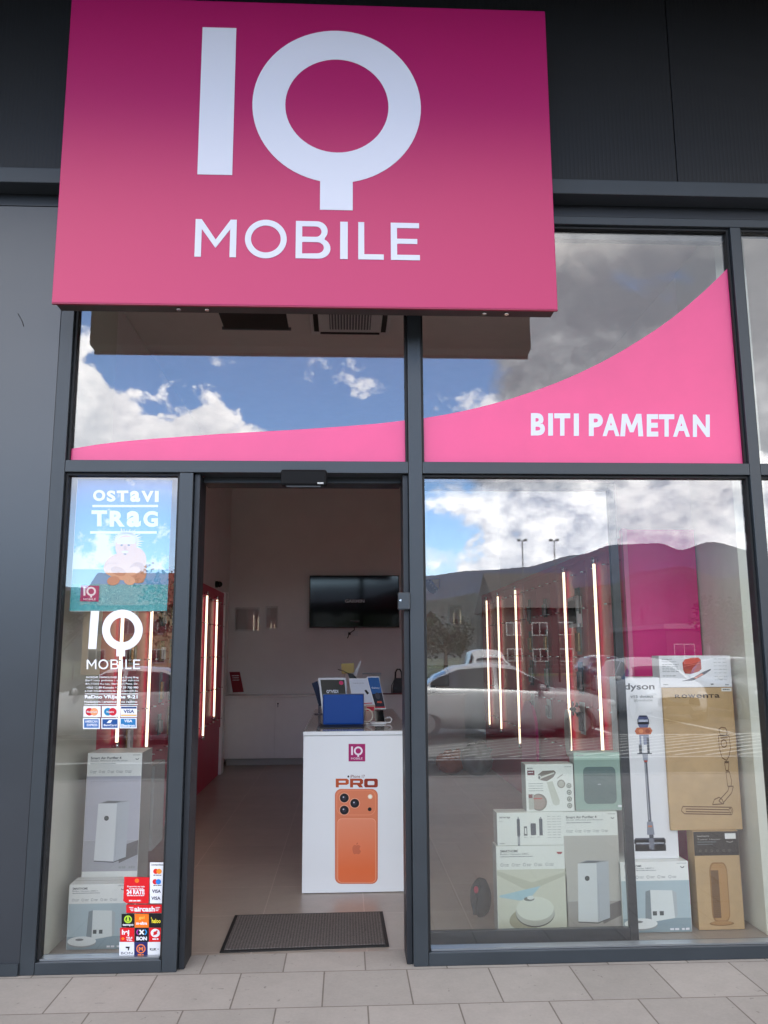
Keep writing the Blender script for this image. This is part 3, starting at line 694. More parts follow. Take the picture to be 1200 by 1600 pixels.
def q3(a):
    a.z(*Z1); a.rect(499, 1140, 707, 1187, RD); a.text('aircash', 545, 1150, 662, 1180, CW, 2, .04)
    for k in range(3): a.rect(516+k*5, 1154+k*9, 540, 1158+k*9, CW, 2); a.rect(666, 1154+k*9, 692-k*5, 1158+k*9, CW, 2)
sticker(q1, 'tall white strip sticker with two circle pairs above VISA twice')
sticker(q2, 'red sticker reading 24 RATE beside the tall white strip')
sticker(q3, 'wide red sticker reading aircash above the square grid')
GX = ((472, 547, 628, 703), (464, 546, 628, 701), (459, 545, 621, 697)); GY = (1192, 1271, 1352, 1440)
def cell(r, c, col, deco, label):
    x0_, x1_ = GX[r][c]+.6, GX[r][c+1]-.6; y0_, y1_ = GY[r]+.6, GY[r+1]-.6
    def fn(a):
        a.z(*Z1); a.rect(x0_, y0_, x1_, y1_, col); deco(a, x0_, y0_, (x0_+x1_)/2, (y0_+y1_)/2)
    sticker(fn, label)
cell(0, 0, BK, lambda a, x, y, cx, cy_: (a.ring(cx, cy_-8, 22, 22, 15, 15, ink(180, 215, 60), 2), a.poly([(cx-3, cy_-26), (cx+3, cy_-26), (cx+9, cy_+4), (cx-9, cy_+4)], ink(180, 215, 60), 3), a.text('tempo', x+6, y+56, x+68, y+72, CW, 2, .03)), 'black grid sticker with a lime ring, top left of the nine squares')
cell(0, 1, ink(245, 120, 30), lambda a, x, y, cx, cy_: (a.text('go!', cx-16, y+12, cx+16, y+34, ink(255, 190, 90), 2, .03), a.text('m-ultra', x+8, y+44, x+70, y+62, CW, 2, .04)), 'orange grid sticker with white lettering, top middle of the nine squares')
cell(0, 2, BK, lambda a, x, y, cx, cy_: (a.text('haloo', x+16, y+28, x+66, y+52, YL, 2, .03), a.rect(x+12, y+18, x+15, y+28, YL, 2)), 'black grid sticker with yellow haloo lettering, top right of the nine squares')
cell(1, 0, RD, lambda a, x, y, cx, cy_: (a.text('hej', x+10, y+10, x+52, y+48, CW, 2, .05), a.ell(x+16, y+62, 8, 8, ink(245, 130, 40), 2), a.text('TELE', x+34, y+52, x+70, y+62, CW, 2, .03), a.text('TEL', x+34, y+66, x+70, y+75, CW, 2, .03)), 'red grid sticker with big white letters, middle left of the nine squares')
cell(1, 1, ink(24, 22, 34), lambda a, x, y, cx, cy_: (a.line(cx-12, y+12, cx+12, y+38, 8, CW, 2), a.line(cx+12, y+12, cx-12, y+38, 8, CW, 3), a.ring(cx, y+25, 30, 22, 24, 16, ink(170, 60, 160), 2, 12, 130, 230), a.ring(cx, y+25, 30, 22, 24, 16, ink(40, 150, 220), 2, 12, -50, 50), a.text('BON', cx-30, y+50, cx+30, y+72, CW, 2, .05)), 'dark grid sticker with white cross and BON, centre of the nine squares')
cell(1, 2, RD, lambda a, x, y, cx, cy_: (a.ring(cx, y+30, 26, 24, 11, 10, CW, 2), a.line(cx-10, y+42, cx+12, y+16, 8, RD, 3), a.scrib(cx-16, y+60, cx+18, y+68, CW)), 'red grid sticker with a white ring, middle right of the nine squares')
cell(2, 0, ink(225, 228, 234), lambda a, x, y, cx, cy_: (a.poly([(cx-6, y+26), (cx+18, y+26), (cx+12, y+48), (cx+6, y+48), (cx+8, y+36), (cx-6, y+34)], BK, 2), a.text('BON', x+10, y+56, x+76, y+70, ink(60, 60, 70), 2)), 'white grid sticker with thin BON, bottom left of the nine squares')
cell(2, 1, ink(40, 42, 100), lambda a, x, y, cx, cy_: (a.ring(cx, y+38, 26, 26, 20, 20, ink(240, 130, 70), 2), a.text('M', cx-12, y+28, cx+12, y+50, ink(240, 130, 70), 2, .05), a.scrib(cx-18, y+68, cx+20, y+76, ink(240, 130, 70))), 'navy grid sticker with orange ringed M, bottom middle of the nine squares')
cell(2, 2, ink(228, 230, 236), lambda a, x, y, cx, cy_: (a.text('KLIK', x+12, y+34, x+50, y+48, BK, 2, .03), a.scrib(x+54, y+38, x+64, y+42, ink(150, 150, 160))), 'white grid sticker reading KLIK, bottom right of the nine squares')
# ------------------------------------------------------------------ poster behind the left window
po = thing('poster', 'sea and sky poster reading OSTAVI TRAG hung inside the narrow left window', 'poster', (-1.26, .06, 1.83))
local(po, bx('sheet', -1.525, -.994, .0606, .064, 1.831, 2.578, ink(235, 238, 240), po))
a = Art(.0600, fn=lambda x, y: P(x, y, .0600)).z(60, 720, 4)
def psky():
    m = bpy.data.materials.new('poster_print'); m.use_nodes = True; t = m.node_tree; p = t.nodes['Principled BSDF']; N = NB(t)
    s = N.n('ShaderNodeSeparateXYZ'); co = N.n('ShaderNodeTexCoord').outputs['Object']; N.put(s.inputs[0], co)
    cl = N.mr(N.m('ADD', N.noise(co, 5.5, 6, .6), N.mr(s.outputs[2], 2.0, 2.5, .10, -.10)), .5, .62, 0., 1., True)
    c = N.mix(N.mr(s.outputs[2], 2.05, 2.55, 0., 1.), (.15, .42, .76, 1.), (.012, .15, .56, 1.))
    c = N.mix(cl, c, (.75, .74, .78, 1.)); t.links.new(c, p.inputs['Base Color']); p.inputs['Roughness'].default_value = .4
    return m
def pwater():
    m = bpy.data.materials.new('poster_water_print'); m.use_nodes = True; t = m.node_tree; p = t.nodes['Principled BSDF']; N = NB(t)
    co = N.n('ShaderNodeTexCoord').outputs['Object']
    v = N.n('ShaderNodeTexVoronoi', feature='DISTANCE_TO_EDGE'); v.inputs['Scale'].default_value = 26
    mp = N.n('ShaderNodeMapping'); t.links.new(co, mp.inputs[0]); mp.inputs['Scale'].default_value = (.7, 1, 1.8)
    ad = N.n('ShaderNodeVectorMath', operation='ADD'); t.links.new(mp.outputs[0], ad.inputs[0])
    nz = N.n('ShaderNodeTexNoise'); t.links.new(co, nz.inputs['Vector']); nz.inputs['Scale'].default_value = 16; t.links.new(nz.outputs['Color'], ad.inputs[1])
    t.links.new(ad.outputs[0], v.inputs['Vector'])
    t.links.new(N.mix(N.mr(v.outputs['Distance'], 0., .12, 1., 0.), (.01, .27, .33, 1.), (.25, .70, .70, 1.)), p.inputs['Base Color']); p.inputs['Roughness'].default_value = .4
    return m
PS, PW = psky(), pwater()
a.poly([(246, 112), (838, 120), (814, 680), (214, 676)], PS, 1)
a.poly([(214, 677), (814, 681), (812, 774), (206, 770)], ink(110, 165, 205), 1)
a.poly([(206, 770.5), (812, 774.5), (803, 938), (195, 938)], PW, 1)
pw = ink(238, 246, 250)
for ch, x0_, x1_, yt in (('O', 342, 418, 182), ('S', 428, 482, 186), ('T', 490, 562, 186), ('a', 574, 636, 188), ('V', 644, 720, 188), ('I', 728, 752, 188)):
    a.text(ch, x0_, yt, x1_, yt+70, pw, 3, .045)
for ch, x0_, x1_, yt in (('T', 332, 430, 310), ('R', 446, 540, 312), ('a', 552, 640, 314), ('G', 656, 748, 314)):
    a.text(ch, x0_, yt, x1_, yt+100, pw, 3, .045)
a.rect(338, 276, 748, 290, pw, 3); a.rect(324, 440, 740, 456, pw, 3)
# a generic white haired baby like figure hugging its knees
sk = ink(226, 172, 138); sk2 = ink(204, 144, 112); hr = ink(226, 214, 200); dk = ink(130, 84, 72)
a.ell(545, 660, 132, 88, sk, 4); a.ell(600, 620, 75, 80, sk, 5, rot=20); a.ell(470, 670, 62, 52, sk, 6); a.ell(620, 700, 56, 66, sk2, 6)
a.ell(548, 540, 66, 74, sk, 9)
for k in range(22):
    t_ = rad(-200+k*11); a.poly([(548+58*math.cos(t_-.18), 505+50*math.sin(t_-.18)), (548+58*math.cos(t_+.18), 505+50*math.sin(t_+.18)), (556+(98+random.uniform(-8, 16))*math.cos(t_), 506+(84+random.uniform(-8, 14))*math.sin(t_))], hr, 8)
a.ell(548, 498, 64, 42, hr, 8.5)
a.poly([(494, 520), (604, 520), (610, 500), (585, 478), (520, 478), (488, 502)], hr, 10)
for ex in (522, 566): a.ell(ex, 528, 8, 5, ink(90, 70, 60), 11); a.path([(ex-14, 516), (ex, 511), (ex+14, 517)], 4, hr, 11)
a.ell(543, 545, 9, 16, sk2, 11); a.ell(543, 570, 22, 7, hr, 12); a.ell(543, 584, 10, 4, dk, 12)
a.ell(500, 690, 48, 26, sk2, 7, rot=20); a.ell(590, 690, 48, 26, sk, 7, rot=-20)
a.ell(470, 750, 40, 28, sk2, 8, rot=-10); a.ell(570, 748, 36, 28, sk, 8, rot=12); a.ell(640, 740, 24, 24, sk2, 8)
a.path([(415, 660), (440, 640), (500, 640)], 3, sk2, 12); a.path([(600, 640), (650, 640), (668, 690)], 3, sk2, 12)
mg = ink(160, 20, 95)
a.poly([(268, 779), (382, 781), (378, 880), (262, 878)], mg, 13); iq_art(a, 284, 788, 362, 872, ink(245, 230, 238), 14)
local(po, a.build('print', po))

# ------------------------------------------------------------------ display walls with light tubes
slot = mat('dark_groove', (.04, .004, .01), .6)
def display_wall(label, side, X0, Xf, ya, yb, tubes, bright, zt=2.36):
    """side +1: faces -x (right wall); side -1: faces +x (left wall)"""
    d = thing('display_wall', label, 'shelving', ((X0+Xf)/2, ya, 0))
    n = -side
    b = MB(); pw_ = .60; y = ya+.03
    while y < yb-.02:
        e = min(y+pw_-.008, yb); b.box(X0, Xf, y, e, .62, zt, red_m); y += pw_
    local(d, b.build('slat_panel', d))
    b = MB(); b.box(X0, Xf-n*.012, ya+.03, yb, .002, .615, red_m); 
    b.box(X0, Xf+n*.004, ya+.03, yb, zt+.001, zt+.05, red_m); local(d, b.build('frame', d))
    local(d, bx('groove_backing', X0-n*.0, Xf-n*.01, ya+.031, yb-.001, .616, zt-.001, slot, d)) if False else None
    b = MB()
    y = ya+.3
    while y < yb:
        for z in (.75, 1.15, 1.55, 1.95, 2.25):
            b.cyl((Xf, y, z), (Xf+n*.05, y, z), .006, chrome, 6)
        y += .30
    local(d, b.build('hook', d))
    for (y, z0_, z1_) in tubes:
        b = MB(); b.cyl((Xf+n*.035, y, z0_), (Xf+n*.035, y, z1_), .0115, led, 10)
        t = local(d, b.build('light_tube', d))
        b = MB()
        for zz, s in ((z0_, -1), (z1_, 1)):
            b.cyl((Xf+n*.035, y, zz+s*.001), (Xf+n*.035, y, zz+s*.05), .018, chrome, 10); b.cyl((Xf, y, zz+s*.03), (Xf+n*.03, y, zz+s*.03), .008, chrome, 6)
        c = b.build('tube_holder', t)
    return d
Lw = display_wall('maroon display wall with glowing vertical tubes on the left side of the shop', -1, -1.795, -1.68, .97, 6.88, [(5.30, .66, 2.27), (6.08, .82, 2.27), (1.61, .97, 2.25), (2.53, .84, 2.25)], None)
Rw = display_wall('maroon display wall with glowing vertical tubes seen through the right window', 1, 2.415, 2.0, .97, 7.5, [(6.88, .62, 2.30), (6.02, .64, 2.30), (4.91, .58, 2.30), (2.75, .60, 2.30), (1.83, .60, 2.28)], None)
local(Lw, bx('end_post', -1.795, -1.655, 6.883, 7.10, .002, 2.42, white_gl, Lw, .004))
local(Lw, bx('bright_panel', -1.678, -1.664, 3.9, 5.02, .63, 2.35, red_b, Lw))
local(Lw, bx('end_panel', -1.595, -1.55, .952, .967, .002, 2.40, red_m, Lw)) if False else None
b = MB(); b.box(1.885, 2.388, .90, .955, .003, 2.42, mag_in, .002); local(Rw, b.build('end_panel', Rw))
b = MB(); b.box(1.875, 1.905, .86, .898, .003, 2.42, mag_lt); local(Rw, b.build('panel_edge', Rw))
# packs of accessories hung on the hooks
packm = [mat('blister_pack_dark', (.05, .05, .055), .2), mat('blister_pack_grey', (.35, .36, .37), .2), mat('blister_pack_gold', (.55, .38, .16), .25, .6), mat('blister_pack_white', (.7, .7, .7), .25)]
def hung_pack(X, n, y, z, w_, h, kind, label):
    t = thing('accessory_pack', label, 'package', (X+n*.045, y, z+h/2), 'accessory packs hanging on the display walls')
    b = MB(); b.box(X+n*.030, X+n*.034, y-w_/2, y+w_/2, z-h/2, z+h/2, packm[kind]); local(t, b.build('card', t))
    b = MB(); b.box(X+n*.035, X+n*.056, y-w_*.36, y+w_*.36, z-h*.40, z+h*.2, packm[(kind+1) % 4], .006); local(t, b.build('blister', t))
where = ('top', 'upper', 'middle', 'lower')
ORD = ('first', 'second', 'third', 'fourth', 'fifth', 'sixth')
def packs(X, n, ys, zs, kinds, wall):
    i = 0
    for ci, y in enumerate(ys):
        for zi, z in enumerate(zs):
            if (i*7+zi*3) % 5 < 2: i += 1; continue
            hung_pack(X, n, y, z, random.choice((.11, .14, .16)), random.choice((.18, .22, .26)), kinds[i % len(kinds)],
                      '%s blister pack hung on the %s maroon wall, %s row, %s column from the street' % (('dark', 'grey', 'gold', 'white')[kinds[i % len(kinds)]], wall, where[zi], ORD[ci]))
            i += 1
packs(-1.68, 1, (1.35, 1.95, 2.2, 3.0, 3.4, 3.8), (1.95, 1.62, 1.30, .98), (0, 2, 1), 'left')
packs(2.0, -1, (2.05, 2.35, 3.1, 3.5, 4.2, 5.4), (2.02, 1.70, 1.38, 1.05), (0, 1, 0, 3), 'right')
# white framed dark display seen between the tubes
t = thing('wall_display', 'white framed dark case on the maroon wall between two light tubes', 'display case', (1.99, 2.3, 1.9))
p0, p1 = PX(898, 948, 1.96), PX(918, 990, 1.96)
b = MB(); b.box(1.95, 1.995, 2.32, 2.60, 1.80, 2.06, white_p, .003); local(t, b.build('frame', t)); b = MB(); b.box(1.943, 1.949, 2.345, 2.575, 1.83, 2.03, blackg); local(t, b.build('panel', t))
# lit red region low on the wall, put in as a rounded magenta board
t = thing('arched_light_patch', 'magenta arched patch of painted light low on the maroon wall behind the window', 'panel', (1.9, 4.3, .3))
b = MB(); pts = [(1.93, 3.95, .02)] + [(1.93, 4.30-.35*math.cos(rad(k*15)), .78+.30*math.sin(rad(k*15))) for k in range(13)] + [(1.93, 4.65, .02)]
b.prism(pts, (.03, 0, 0), mag_in); local(t, b.build('board', t))

# ------------------------------------------------------------------ back counter, television, things on the wall
bc = thing('back_counter', 'long low pale cabinet with handleless doors along the back wall', 'cabinet', (.2, 7.72, 0))
b = MB(); b.box(-1.745, 1.75, 7.74, 8.24, .10, .955, cab_m); local(bc, b.build('carcass', bc))
b = MB(); b.box(-1.76, 1.77, 7.70, 8.245, .957, .985, cab_m, .003); local(bc, b.build('top', bc))
b = MB(); b.box(-1.72, 1.72, 7.80, 8.2, .002, .098, mat('plinth', (.42, .40, .37), .5)); local(bc, b.build('plinth', bc))
xs = [-1.742, -1.02, -.31, .36, 1.05, 1.74]
for i, (xa, xb) in enumerate(zip(xs, xs[1:])):
    d = local(bc, bx('door', xa+.003, xb-.003, 7.722, 7.739, .105, .952, cab_m, bc, .002))
for xx in (-.98, 1.01): b = MB(); b.cyl((xx, 7.721, .87), (xx, 7.705, .87), .012, blackp, 8); b.box(xx-.004, xx+.004, 7.70, 7.706, .82, .87, blackp); local(bc, b.build('key', bc))
tv = thing('television', 'black flat television with GARMIN on screen mounted on the back wall', 'television', (.13, 8.2, 2.37))
b = MB(); b.box(-.557, .822, 8.13, 8.19, 1.972, 2.770, blackp, .006); local(tv, b.build('housing', tv))
b = MB(); b.box(-.545, .810, 8.1265, 8.1292, 1.992, 2.758, blackg); local(tv, b.build('screen', tv))
a = Art(8.126).z(280, 720, 3.158); a.text('GARMIN', 818, 684, 914, 700, ink(205, 207, 210), 1, .02); local(tv, a.build('screen_text', tv)); a = Art(8.126).z(280, 720, 3.158).rect(842, 788, 890, 794, ink(90, 90, 92), 1); local(tv, a.build('screen_caption', tv))
b = MB(); b.box(-.2, .45, 8.19, 8.248, 2.2, 2.5, blackp); local(tv, b.build('wall_mount', tv))
t = thing('wall_socket', 'white wall sockets with a black plug and cable under the television', 'socket', (.09, 8.24, 1.86))
c0 = P(551, 990, 8.24); b = MB()
for dx in (-.09, .04): b = MB(); b.box(c0.x+dx-.04, c0.x+dx+.04, 8.235, 8.249, c0.z-.04, c0.z+.04, white_p, .004); local(t, b.build('socket_plate', t))
b = MB(); b.tube([(c0.x+.02, 8.20, 1.98), (c0.x+.03, 8.21, c0.z+.06), (c0.x-.05, 8.22, c0.z), (c0.x-.08, 8.22, c0.z-.07)], .008, blackp); b.box(c0.x-.07, c0.x-.03, 8.21, 8.234, c0.z-.02, c0.z+.02, blackp); local(t, b.build('cable', t))
for (x0_, y0_, x1_, y1_, lb) in ((367, 949, 405, 985, 'larger clear acrylic sheet holder on the back wall left of the television'), (415, 947, 434, 982, 'narrow clear acrylic sheet holder nearest the television on its left'), (701, 945, 722, 975, 'clear acrylic holder on the back wall seen through the right window')):
    p0, p1 = P(x0_, y0_, 8.2), P(x1_, y1_, 8.2)
    t = thing('sheet_holder', lb, 'holder', ((p0.x+p1.x)/2, 8.2, p0.z))
    b = MB(); b.box(p0.x, p1.x, 8.215, 8.22, p1.z, p0.z, acrylic); b.box(p0.x, p0.x+.012, 8.214, 8.249, p1.z, p0.z, white_p); b.box(p0.x, p1.x, 8.214, 8.249, p1.z-.012, p1.z, white_p); local(t, b.build('pocket', t))
    b = MB(); b.box(p0.x+.02, p1.x-.02, 8.225, 8.228, p1.z+.02, p0.z-.03, mat('paper_sheet', (.62, .58, .56), .7)); local(t, b.build('paper', t))
t = thing('security_camera', 'small black dome camera high on the left wall corner', 'camera', (-1.75, 7.1, 2.55))
c0 = PX(343, 913, -1.74); b = MB(); b.cyl((-1.795, c0.y, c0.z), (-1.76, c0.y, c0.z), .045, blackp, 14); b.sphere((-1.74, c0.y, c0.z), .042, blackg); local(t, b.build('dome', t))
t = thing('wall_switch', 'white light switch on the back wall right of the television', 'switch', (.9, 8.24, 2.7))
c0 = P(631, 905, 8.24); b = MB(); b.box(c0.x-.03, c0.x+.03, 8.236, 8.249, c0.z-.06, c0.z+.06, white_p, .003); local(t, b.build('plate', t))
# shield emblem
t = thing('wall_emblem', 'dark blue shield emblem with yellow wedge and star row on the back wall', 'emblem', (1.34, 8.24, 2.6))
a = Art(8.215).z(640, 740, 3.3333)
a.poly([(80, 552), (158, 548), (157, 585), (146, 608), (124, 626), (100, 612), (84, 588)], ink(40, 52, 84), 2); a.poly([(112, 551), (157, 549), (150, 600)], ink(214, 190, 96), 4)
for k in range(5):
    x, y = 98+k*10.5, 560+k*12.5; a.poly([(x+5*math.cos(rad(-90+j*36))*(1 if j % 2 == 0 else .45), y+5*math.sin(rad(-90+j*36))*(1 if j % 2 == 0 else .45)) for j in range(10)], ink(230, 230, 235), 6)
local(t, a.build('print', t)); c1 = P(675, 914, 8.22); b = MB(); b.prism([tuple(P(640+x/3.3333, 740+y/3.3333, 8.2155)) for x, y in ((80, 552), (158, 548), (157, 585), (146, 608), (124, 626), (100, 612), (84, 588))], (0, .02, 0), ink(30, 36, 60)); local(t, b.build('board', t))
# ceiling fittings
t = thing('ceiling_cassette', 'square air conditioning cassette with grille on the shop ceiling', 'air conditioner', (.03, 1.75, 4.3))
b = MB(); b.box(-.30, .36, 1.42, 2.09, 4.27, 4.318, white_p, .008); local(t, b.build('housing', t))
b = MB(); b.box(-.14, .20, 1.6, 1.95, 4.262, 4.2695, grey_p)
for k in range(14): b.box(-.13+k*.024, -.122+k*.024, 1.61, 1.94, 4.254, 4.2615, white_p)
local(t, b.build('grille', t))
b = MB()
for xx, yy, lx, ly in ((-.25, 1.75, .02, .25), (.31, 1.75, .02, .25), (.03, 2.04, .25, .015), (.03, 1.47, .25, .015)): b.box(xx-lx, xx+lx, yy-ly, yy+ly, 4.262, 4.2695, blackp)
local(t, b.build('air_slot', t))
t = thing('ceiling_hatch', 'black rectangular opening in the shop ceiling above the doorway', 'vent', (-.76, 1.8, 4.3))
b = MB(); b.box(-1.03, -.49, 1.45, 2.05, 4.30, 4.3185, blackp); local(t, b.build('panel', t)); b = MB(); b.box(-1.05, -.47, 2.052, 2.07, 4.295, 4.3185, grey_p); local(t, b.build('frame', t))

# ------------------------------------------------------------------ doormat
t = thing('doormat', 'dark grey ribbed doormat with black rubber border at the doorway', 'doormat', (-.22, .55, 0))
def m_mat():
    m = bpy.data.materials.new('mat_pile'); m.use_nodes = True; tt = m.node_tree; p = tt.nodes['Principled BSDF']; N = NB(tt)
    co = N.n('ShaderNodeTexCoord').outputs['Object']; s = N.n('ShaderNodeSeparateXYZ'); N.put(s.inputs[0], co)
    n1 = N.noise(co, 260, 3, .7); n2 = N.noise(co, 70, 3, .6); wv = N.m('PINGPONG', N.m('ADD', s.outputs[0], N.m('MULTIPLY', n2, .006)), .0085)
    f = N.m('ADD', N.m('MULTIPLY', N.m('SUBTRACT', N.m('ADD', N.m('MULTIPLY', n1, .7), N.m('MULTIPLY', n2, .3)), .5), 2.4), N.mr(wv, 0., .0085, -.22, .22)); f = N.mr(f, -.6, .6, 0., 1.)
    tt.links.new(N.mix(f, (.045, .038, .036, 1.), (.25, .222, .21, 1.)), p.inputs['Base Color']); p.inputs['Roughness'].default_value = .95; p.inputs['Specular IOR Level'].default_value = .1
    bn = N.n('ShaderNodeBump'); bn.inputs['Strength'].default_value = .8; bn.inputs['Distance'].default_value = .004; tt.links.new(f, bn.inputs['Height']); tt.links.new(bn.outputs[0], p.inputs['Normal'])
    return m
b = MB(); q = [PF(343, 1490), PF(608, 1480), PF(598, 1426), PF(367, 1432)]
b.prism([(p.x, p.y, .003) for p in q], (0, 0, .005), rubber); local(t, b.build('border', t))
c_ = sum(q, Vector())/4; b = MB(); b.prism([(c_.x+(p.x-c_.x)*.955, c_.y+(p.y-c_.y)*.92, .0085) for p in q], (0, 0, .004), m_mat()); local(t, b.build('pile', t))

# ------------------------------------------------------------------ island counter in the doorway
ic = thing('display_island', 'white gloss display counter with an orange phone advert on its front panel', 'counter', (.083, 1.31, 0))
b = MB(); b.box(-.29, .456, 1.331, 3.6, .004, 1.03, white_gl, .002); local(ic, b.build('body', ic))
b = MB(); b.box(-.29, .456, 1.31, 1.33, .004, 1.028, white_gl, .0015); local(ic, b.build('front_panel', ic))
b = MB(); b.box(-.293, .459, 1.307, 3.61, 1.032, 1.057, white_gl, .002); local(ic, b.build('top_panel', ic))
b = MB(); b.box(-.285, .452, 1.33, 3.6, 1.0572, 1.0585, mat('grey_glass_top', (.42, .41, .40), .06, 0, .6)); local(ic, b.build('glass_top', ic))
a = Art(1.3095).z(280, 1120, 3)
a.rect(794, 127, 872, 209, ink(168, 30, 100)); iq_art(a, 806, 139, 860, 200, ink(240, 225, 235), 2)
dkt = ink(60, 50, 52); a.text('iPhone 17', 803, 272, 870, 286, ink(150, 110, 105), 1, .01); a.ell(793, 280, 4.5, 5, dkt, 1)
po_ = [ink(190, 85, 40), ink(175, 70, 35), ink(150, 50, 30)]
# PRO in wide squared letters
hO = lambda x0, y0, x1, y1, r, sg_=6: [(cx+r*math.cos(rad(a0+90*i/sg_)), cy_+r*math.sin(rad(a0+90*i/sg_))) for cx, cy_, a0 in ((x1-r, y0+r, -90), (x1-r, y1-r, 0), (x0+r, y1-r, 90), (x0+r, y0+r, 180)) for i in range(sg_+1)]
a.shape([[(734, 290), (786, 290), (795, 296), (795, 313), (786, 319), (748, 319), (748, 331), (734, 331)], [(748, 300), (780, 300), (780, 309), (748, 309)]], po_[0], 1)
a.shape([[(801, 290), (853, 290), (862, 296), (862, 312), (853, 318), (862, 331), (844, 331), (834, 319), (815, 319), (815, 331), (801, 331)], [(815, 300), (847, 300), (847, 309), (815, 309)]], po_[1], 1)
a.shape([hO(867, 290, 931, 331, 9), hO(883, 301, 915, 320, 5)], po_[2], 1)
OR1 = ink(222, 128, 92); OR2 = ink(232, 142, 106); OR3 = ink(205, 108, 76); OR4 = ink(240, 165, 135)
a.rr(730, 338, 931, 783, 30, OR3, 1, 8); a.rr(733, 340, 927, 780, 28, OR1, 2, 8)
a.rr(737, 342, 922, 462, 34, OR2, 3, 8); a.rr(741, 346, 918, 458, 31, OR1, 4, 8)
a.rr(742, 476, 922, 777, 20, OR4, 3, 8); a.rr(744, 479, 920, 775, 19, OR2, 4, 8)
gm = bpy.data.materials.new('phone_back_print'); gm.use_nodes = True; N = NB(gm.node_tree); s = N.n('ShaderNodeSeparateXYZ'); N.put(s.inputs[0], N.n('ShaderNodeTexCoord').outputs['Object'])
gm.node_tree.links.new(N.mix(N.mr(s.outputs[2], .15, .62, 0., 1.), (*s2l(228, 112, 66), 1.), (*s2l(232, 150, 118), 1.)), gm.node_tree.nodes['Principled BSDF'].inputs['Base Color']); gm.node_tree.nodes['Principled BSDF'].inputs['Roughness'].default_value = .3
a.rr(745, 480, 919, 774, 18, gm, 5, 8)
for cx, cy_ in ((774, 380), (823, 405), (774, 437)):
    a.ell(cx, cy_, 24, 24, ink(245, 180, 150), 5); a.ell(cx, cy_, 21.5, 21.5, ink(120, 70, 60), 6); a.ell(cx, cy_, 19.5, 19.5, BK, 7); a.ell(cx-1, cy_, 10, 10, ink(50, 45, 58), 8); a.ell(cx-4, cy_-4, 3.5, 3.5, ink(190, 190, 205), 9)
a.ell(895, 374, 11, 11, ink(240, 215, 190), 5); a.ell(895, 374, 7, 7, ink(250, 240, 225), 6); a.ell(893, 433, 9, 9, BK, 5)
# fruit emblem: round body with bite and leaf
ap = ink(205, 108, 78); a.shape([[(812, 622), (812, 612), (816, 604), (823, 600), (831, 603), (838, 600), (846, 603), (850, 608), (846, 613), (845, 621), (852, 630), (848, 638), (842, 644), (836, 643), (831, 641), (825, 643), (820, 644), (815, 637)]], ap, 6); a.poly([(830, 600), (831, 593), (838, 588), (838, 595)], ap, 6)
local(ic, a.build('advert_print', ic))

# things on the island
def leaning(name, px0, py0, px1, py1, Y, lean, m, depth=.012, parent=None):
    p0, p1 = P(px0, py0, Y), P(px1, py1, Y)
    b = MB(); b.box(p0.x, p1.x, 0, depth, 0, p0.z-p1.z, m, .004); o = b.build(name, parent); return o, p0, p1
t = thing('tablet', 'blue backed tablet standing in front on the white counter', 'tablet', (-.016, 1.72, 1.06))
p0, p1 = P(505, 1085, 1.72), P(568, 1131.5, 1.72)
b = MB(); b.box(p0.x, p1.x, 1.71, 1.717, 1.0715, p0.z, ink(24, 72, 150), .010); local(t, b.build('cover', t))
b = MB(); b.box(p0.x-.004, p1.x+.004, 1.7175, 1.724, 1.068, p0.z+.004, grey_p, .003); local(t, b.build('slab', t))
b = MB(); b.box(p0.x-.02, p1.x, 1.55, 1.85, 1.0595, 1.0665, blackp, .003); local(t, b.build('stand', t))
def frame_card(label, corners, Y, art, name='sign_card', thick=.012, cat='leaflet stand'):
    """slanted acrylic frame: corners px TL,TR,BR,BL; top leans back"""
    lean = .10
    TL, TR, BR, BL = [Vector(P(x, y, Y+(lean if i < 2 else 0))) for i, (x, y) in enumerate(corners)]
    t = thing(name, label, cat, ((BL.x+BR.x)/2, Y, min(BL.z, BR.z)))
    nrm = (TR-TL).cross(BL-TL).normalized()
    if nrm.y > 0: nrm = -nrm
    b = MB(); b.prism([TL, TR, BR, BL], -nrm*thick, white_p); local(t, b.build('frame', t))
    def f(x, y):  # unit coords
        return TL*(1-x)*(1-y)+TR*x*(1-y)+BR*x*y+BL*(1-x)*y
    a = Art(fn=f, n=nrm); art(a); local(t, a.build('leaflet', t)); return t
def art1(a):
    a.rect(.07, .05, .95, .97, ink(70, 68, 58)); a.ell(.82, .13, .08, .05, ink(225, 60, 110), 2); a.text('ODVEDI', .25, .30, .68, .38, CW, 2, .04); a.text('TREBAJU!', .2, .41, .8, .49, CW, 2, .04)
def art2(a):
    a.rect(.03, .03, .97, .97, ink(205, 208, 218)); a.text('Najbolja ponuda', .2, .16, .75, .20, ink(120, 120, 130), 2); a.poly([(.62, .46), (.78, .42), (.88, .55), (.74, .62)], BK, 2)
    a.rect(.1, .9, .9, .93, REDI, 2)
def art3(a):
    a.rect(.05, .03, .97, .97, ink(36, 88, 150)); a.poly([(.05, .55), (.97, .5), (.97, .97), (.05, .97)], ink(25, 30, 45), 2); a.text('Galaxy', .2, .33, .85, .39, CW, 3); a.ell(.55, .6, .2, .1, ink(60, 60, 70), 3); a.text('AKCIJA', .4, .76, .8, .83, ink(225, 90, 60), 3, .04); a.rect(.05, .93, .97, .96, REDI, 3)
frame_card('white framed leaflet stand with dark leaflet behind the blue tablet', ((497, 1059), (540, 1059), (546, 1122), (505, 1124)), 2.30, art1)
frame_card('pale leaflet with dark gadget picture, middle of the stands on the counter', ((545, 1060), (574, 1060), (586, 1102), (552, 1104)), 2.10, art2)
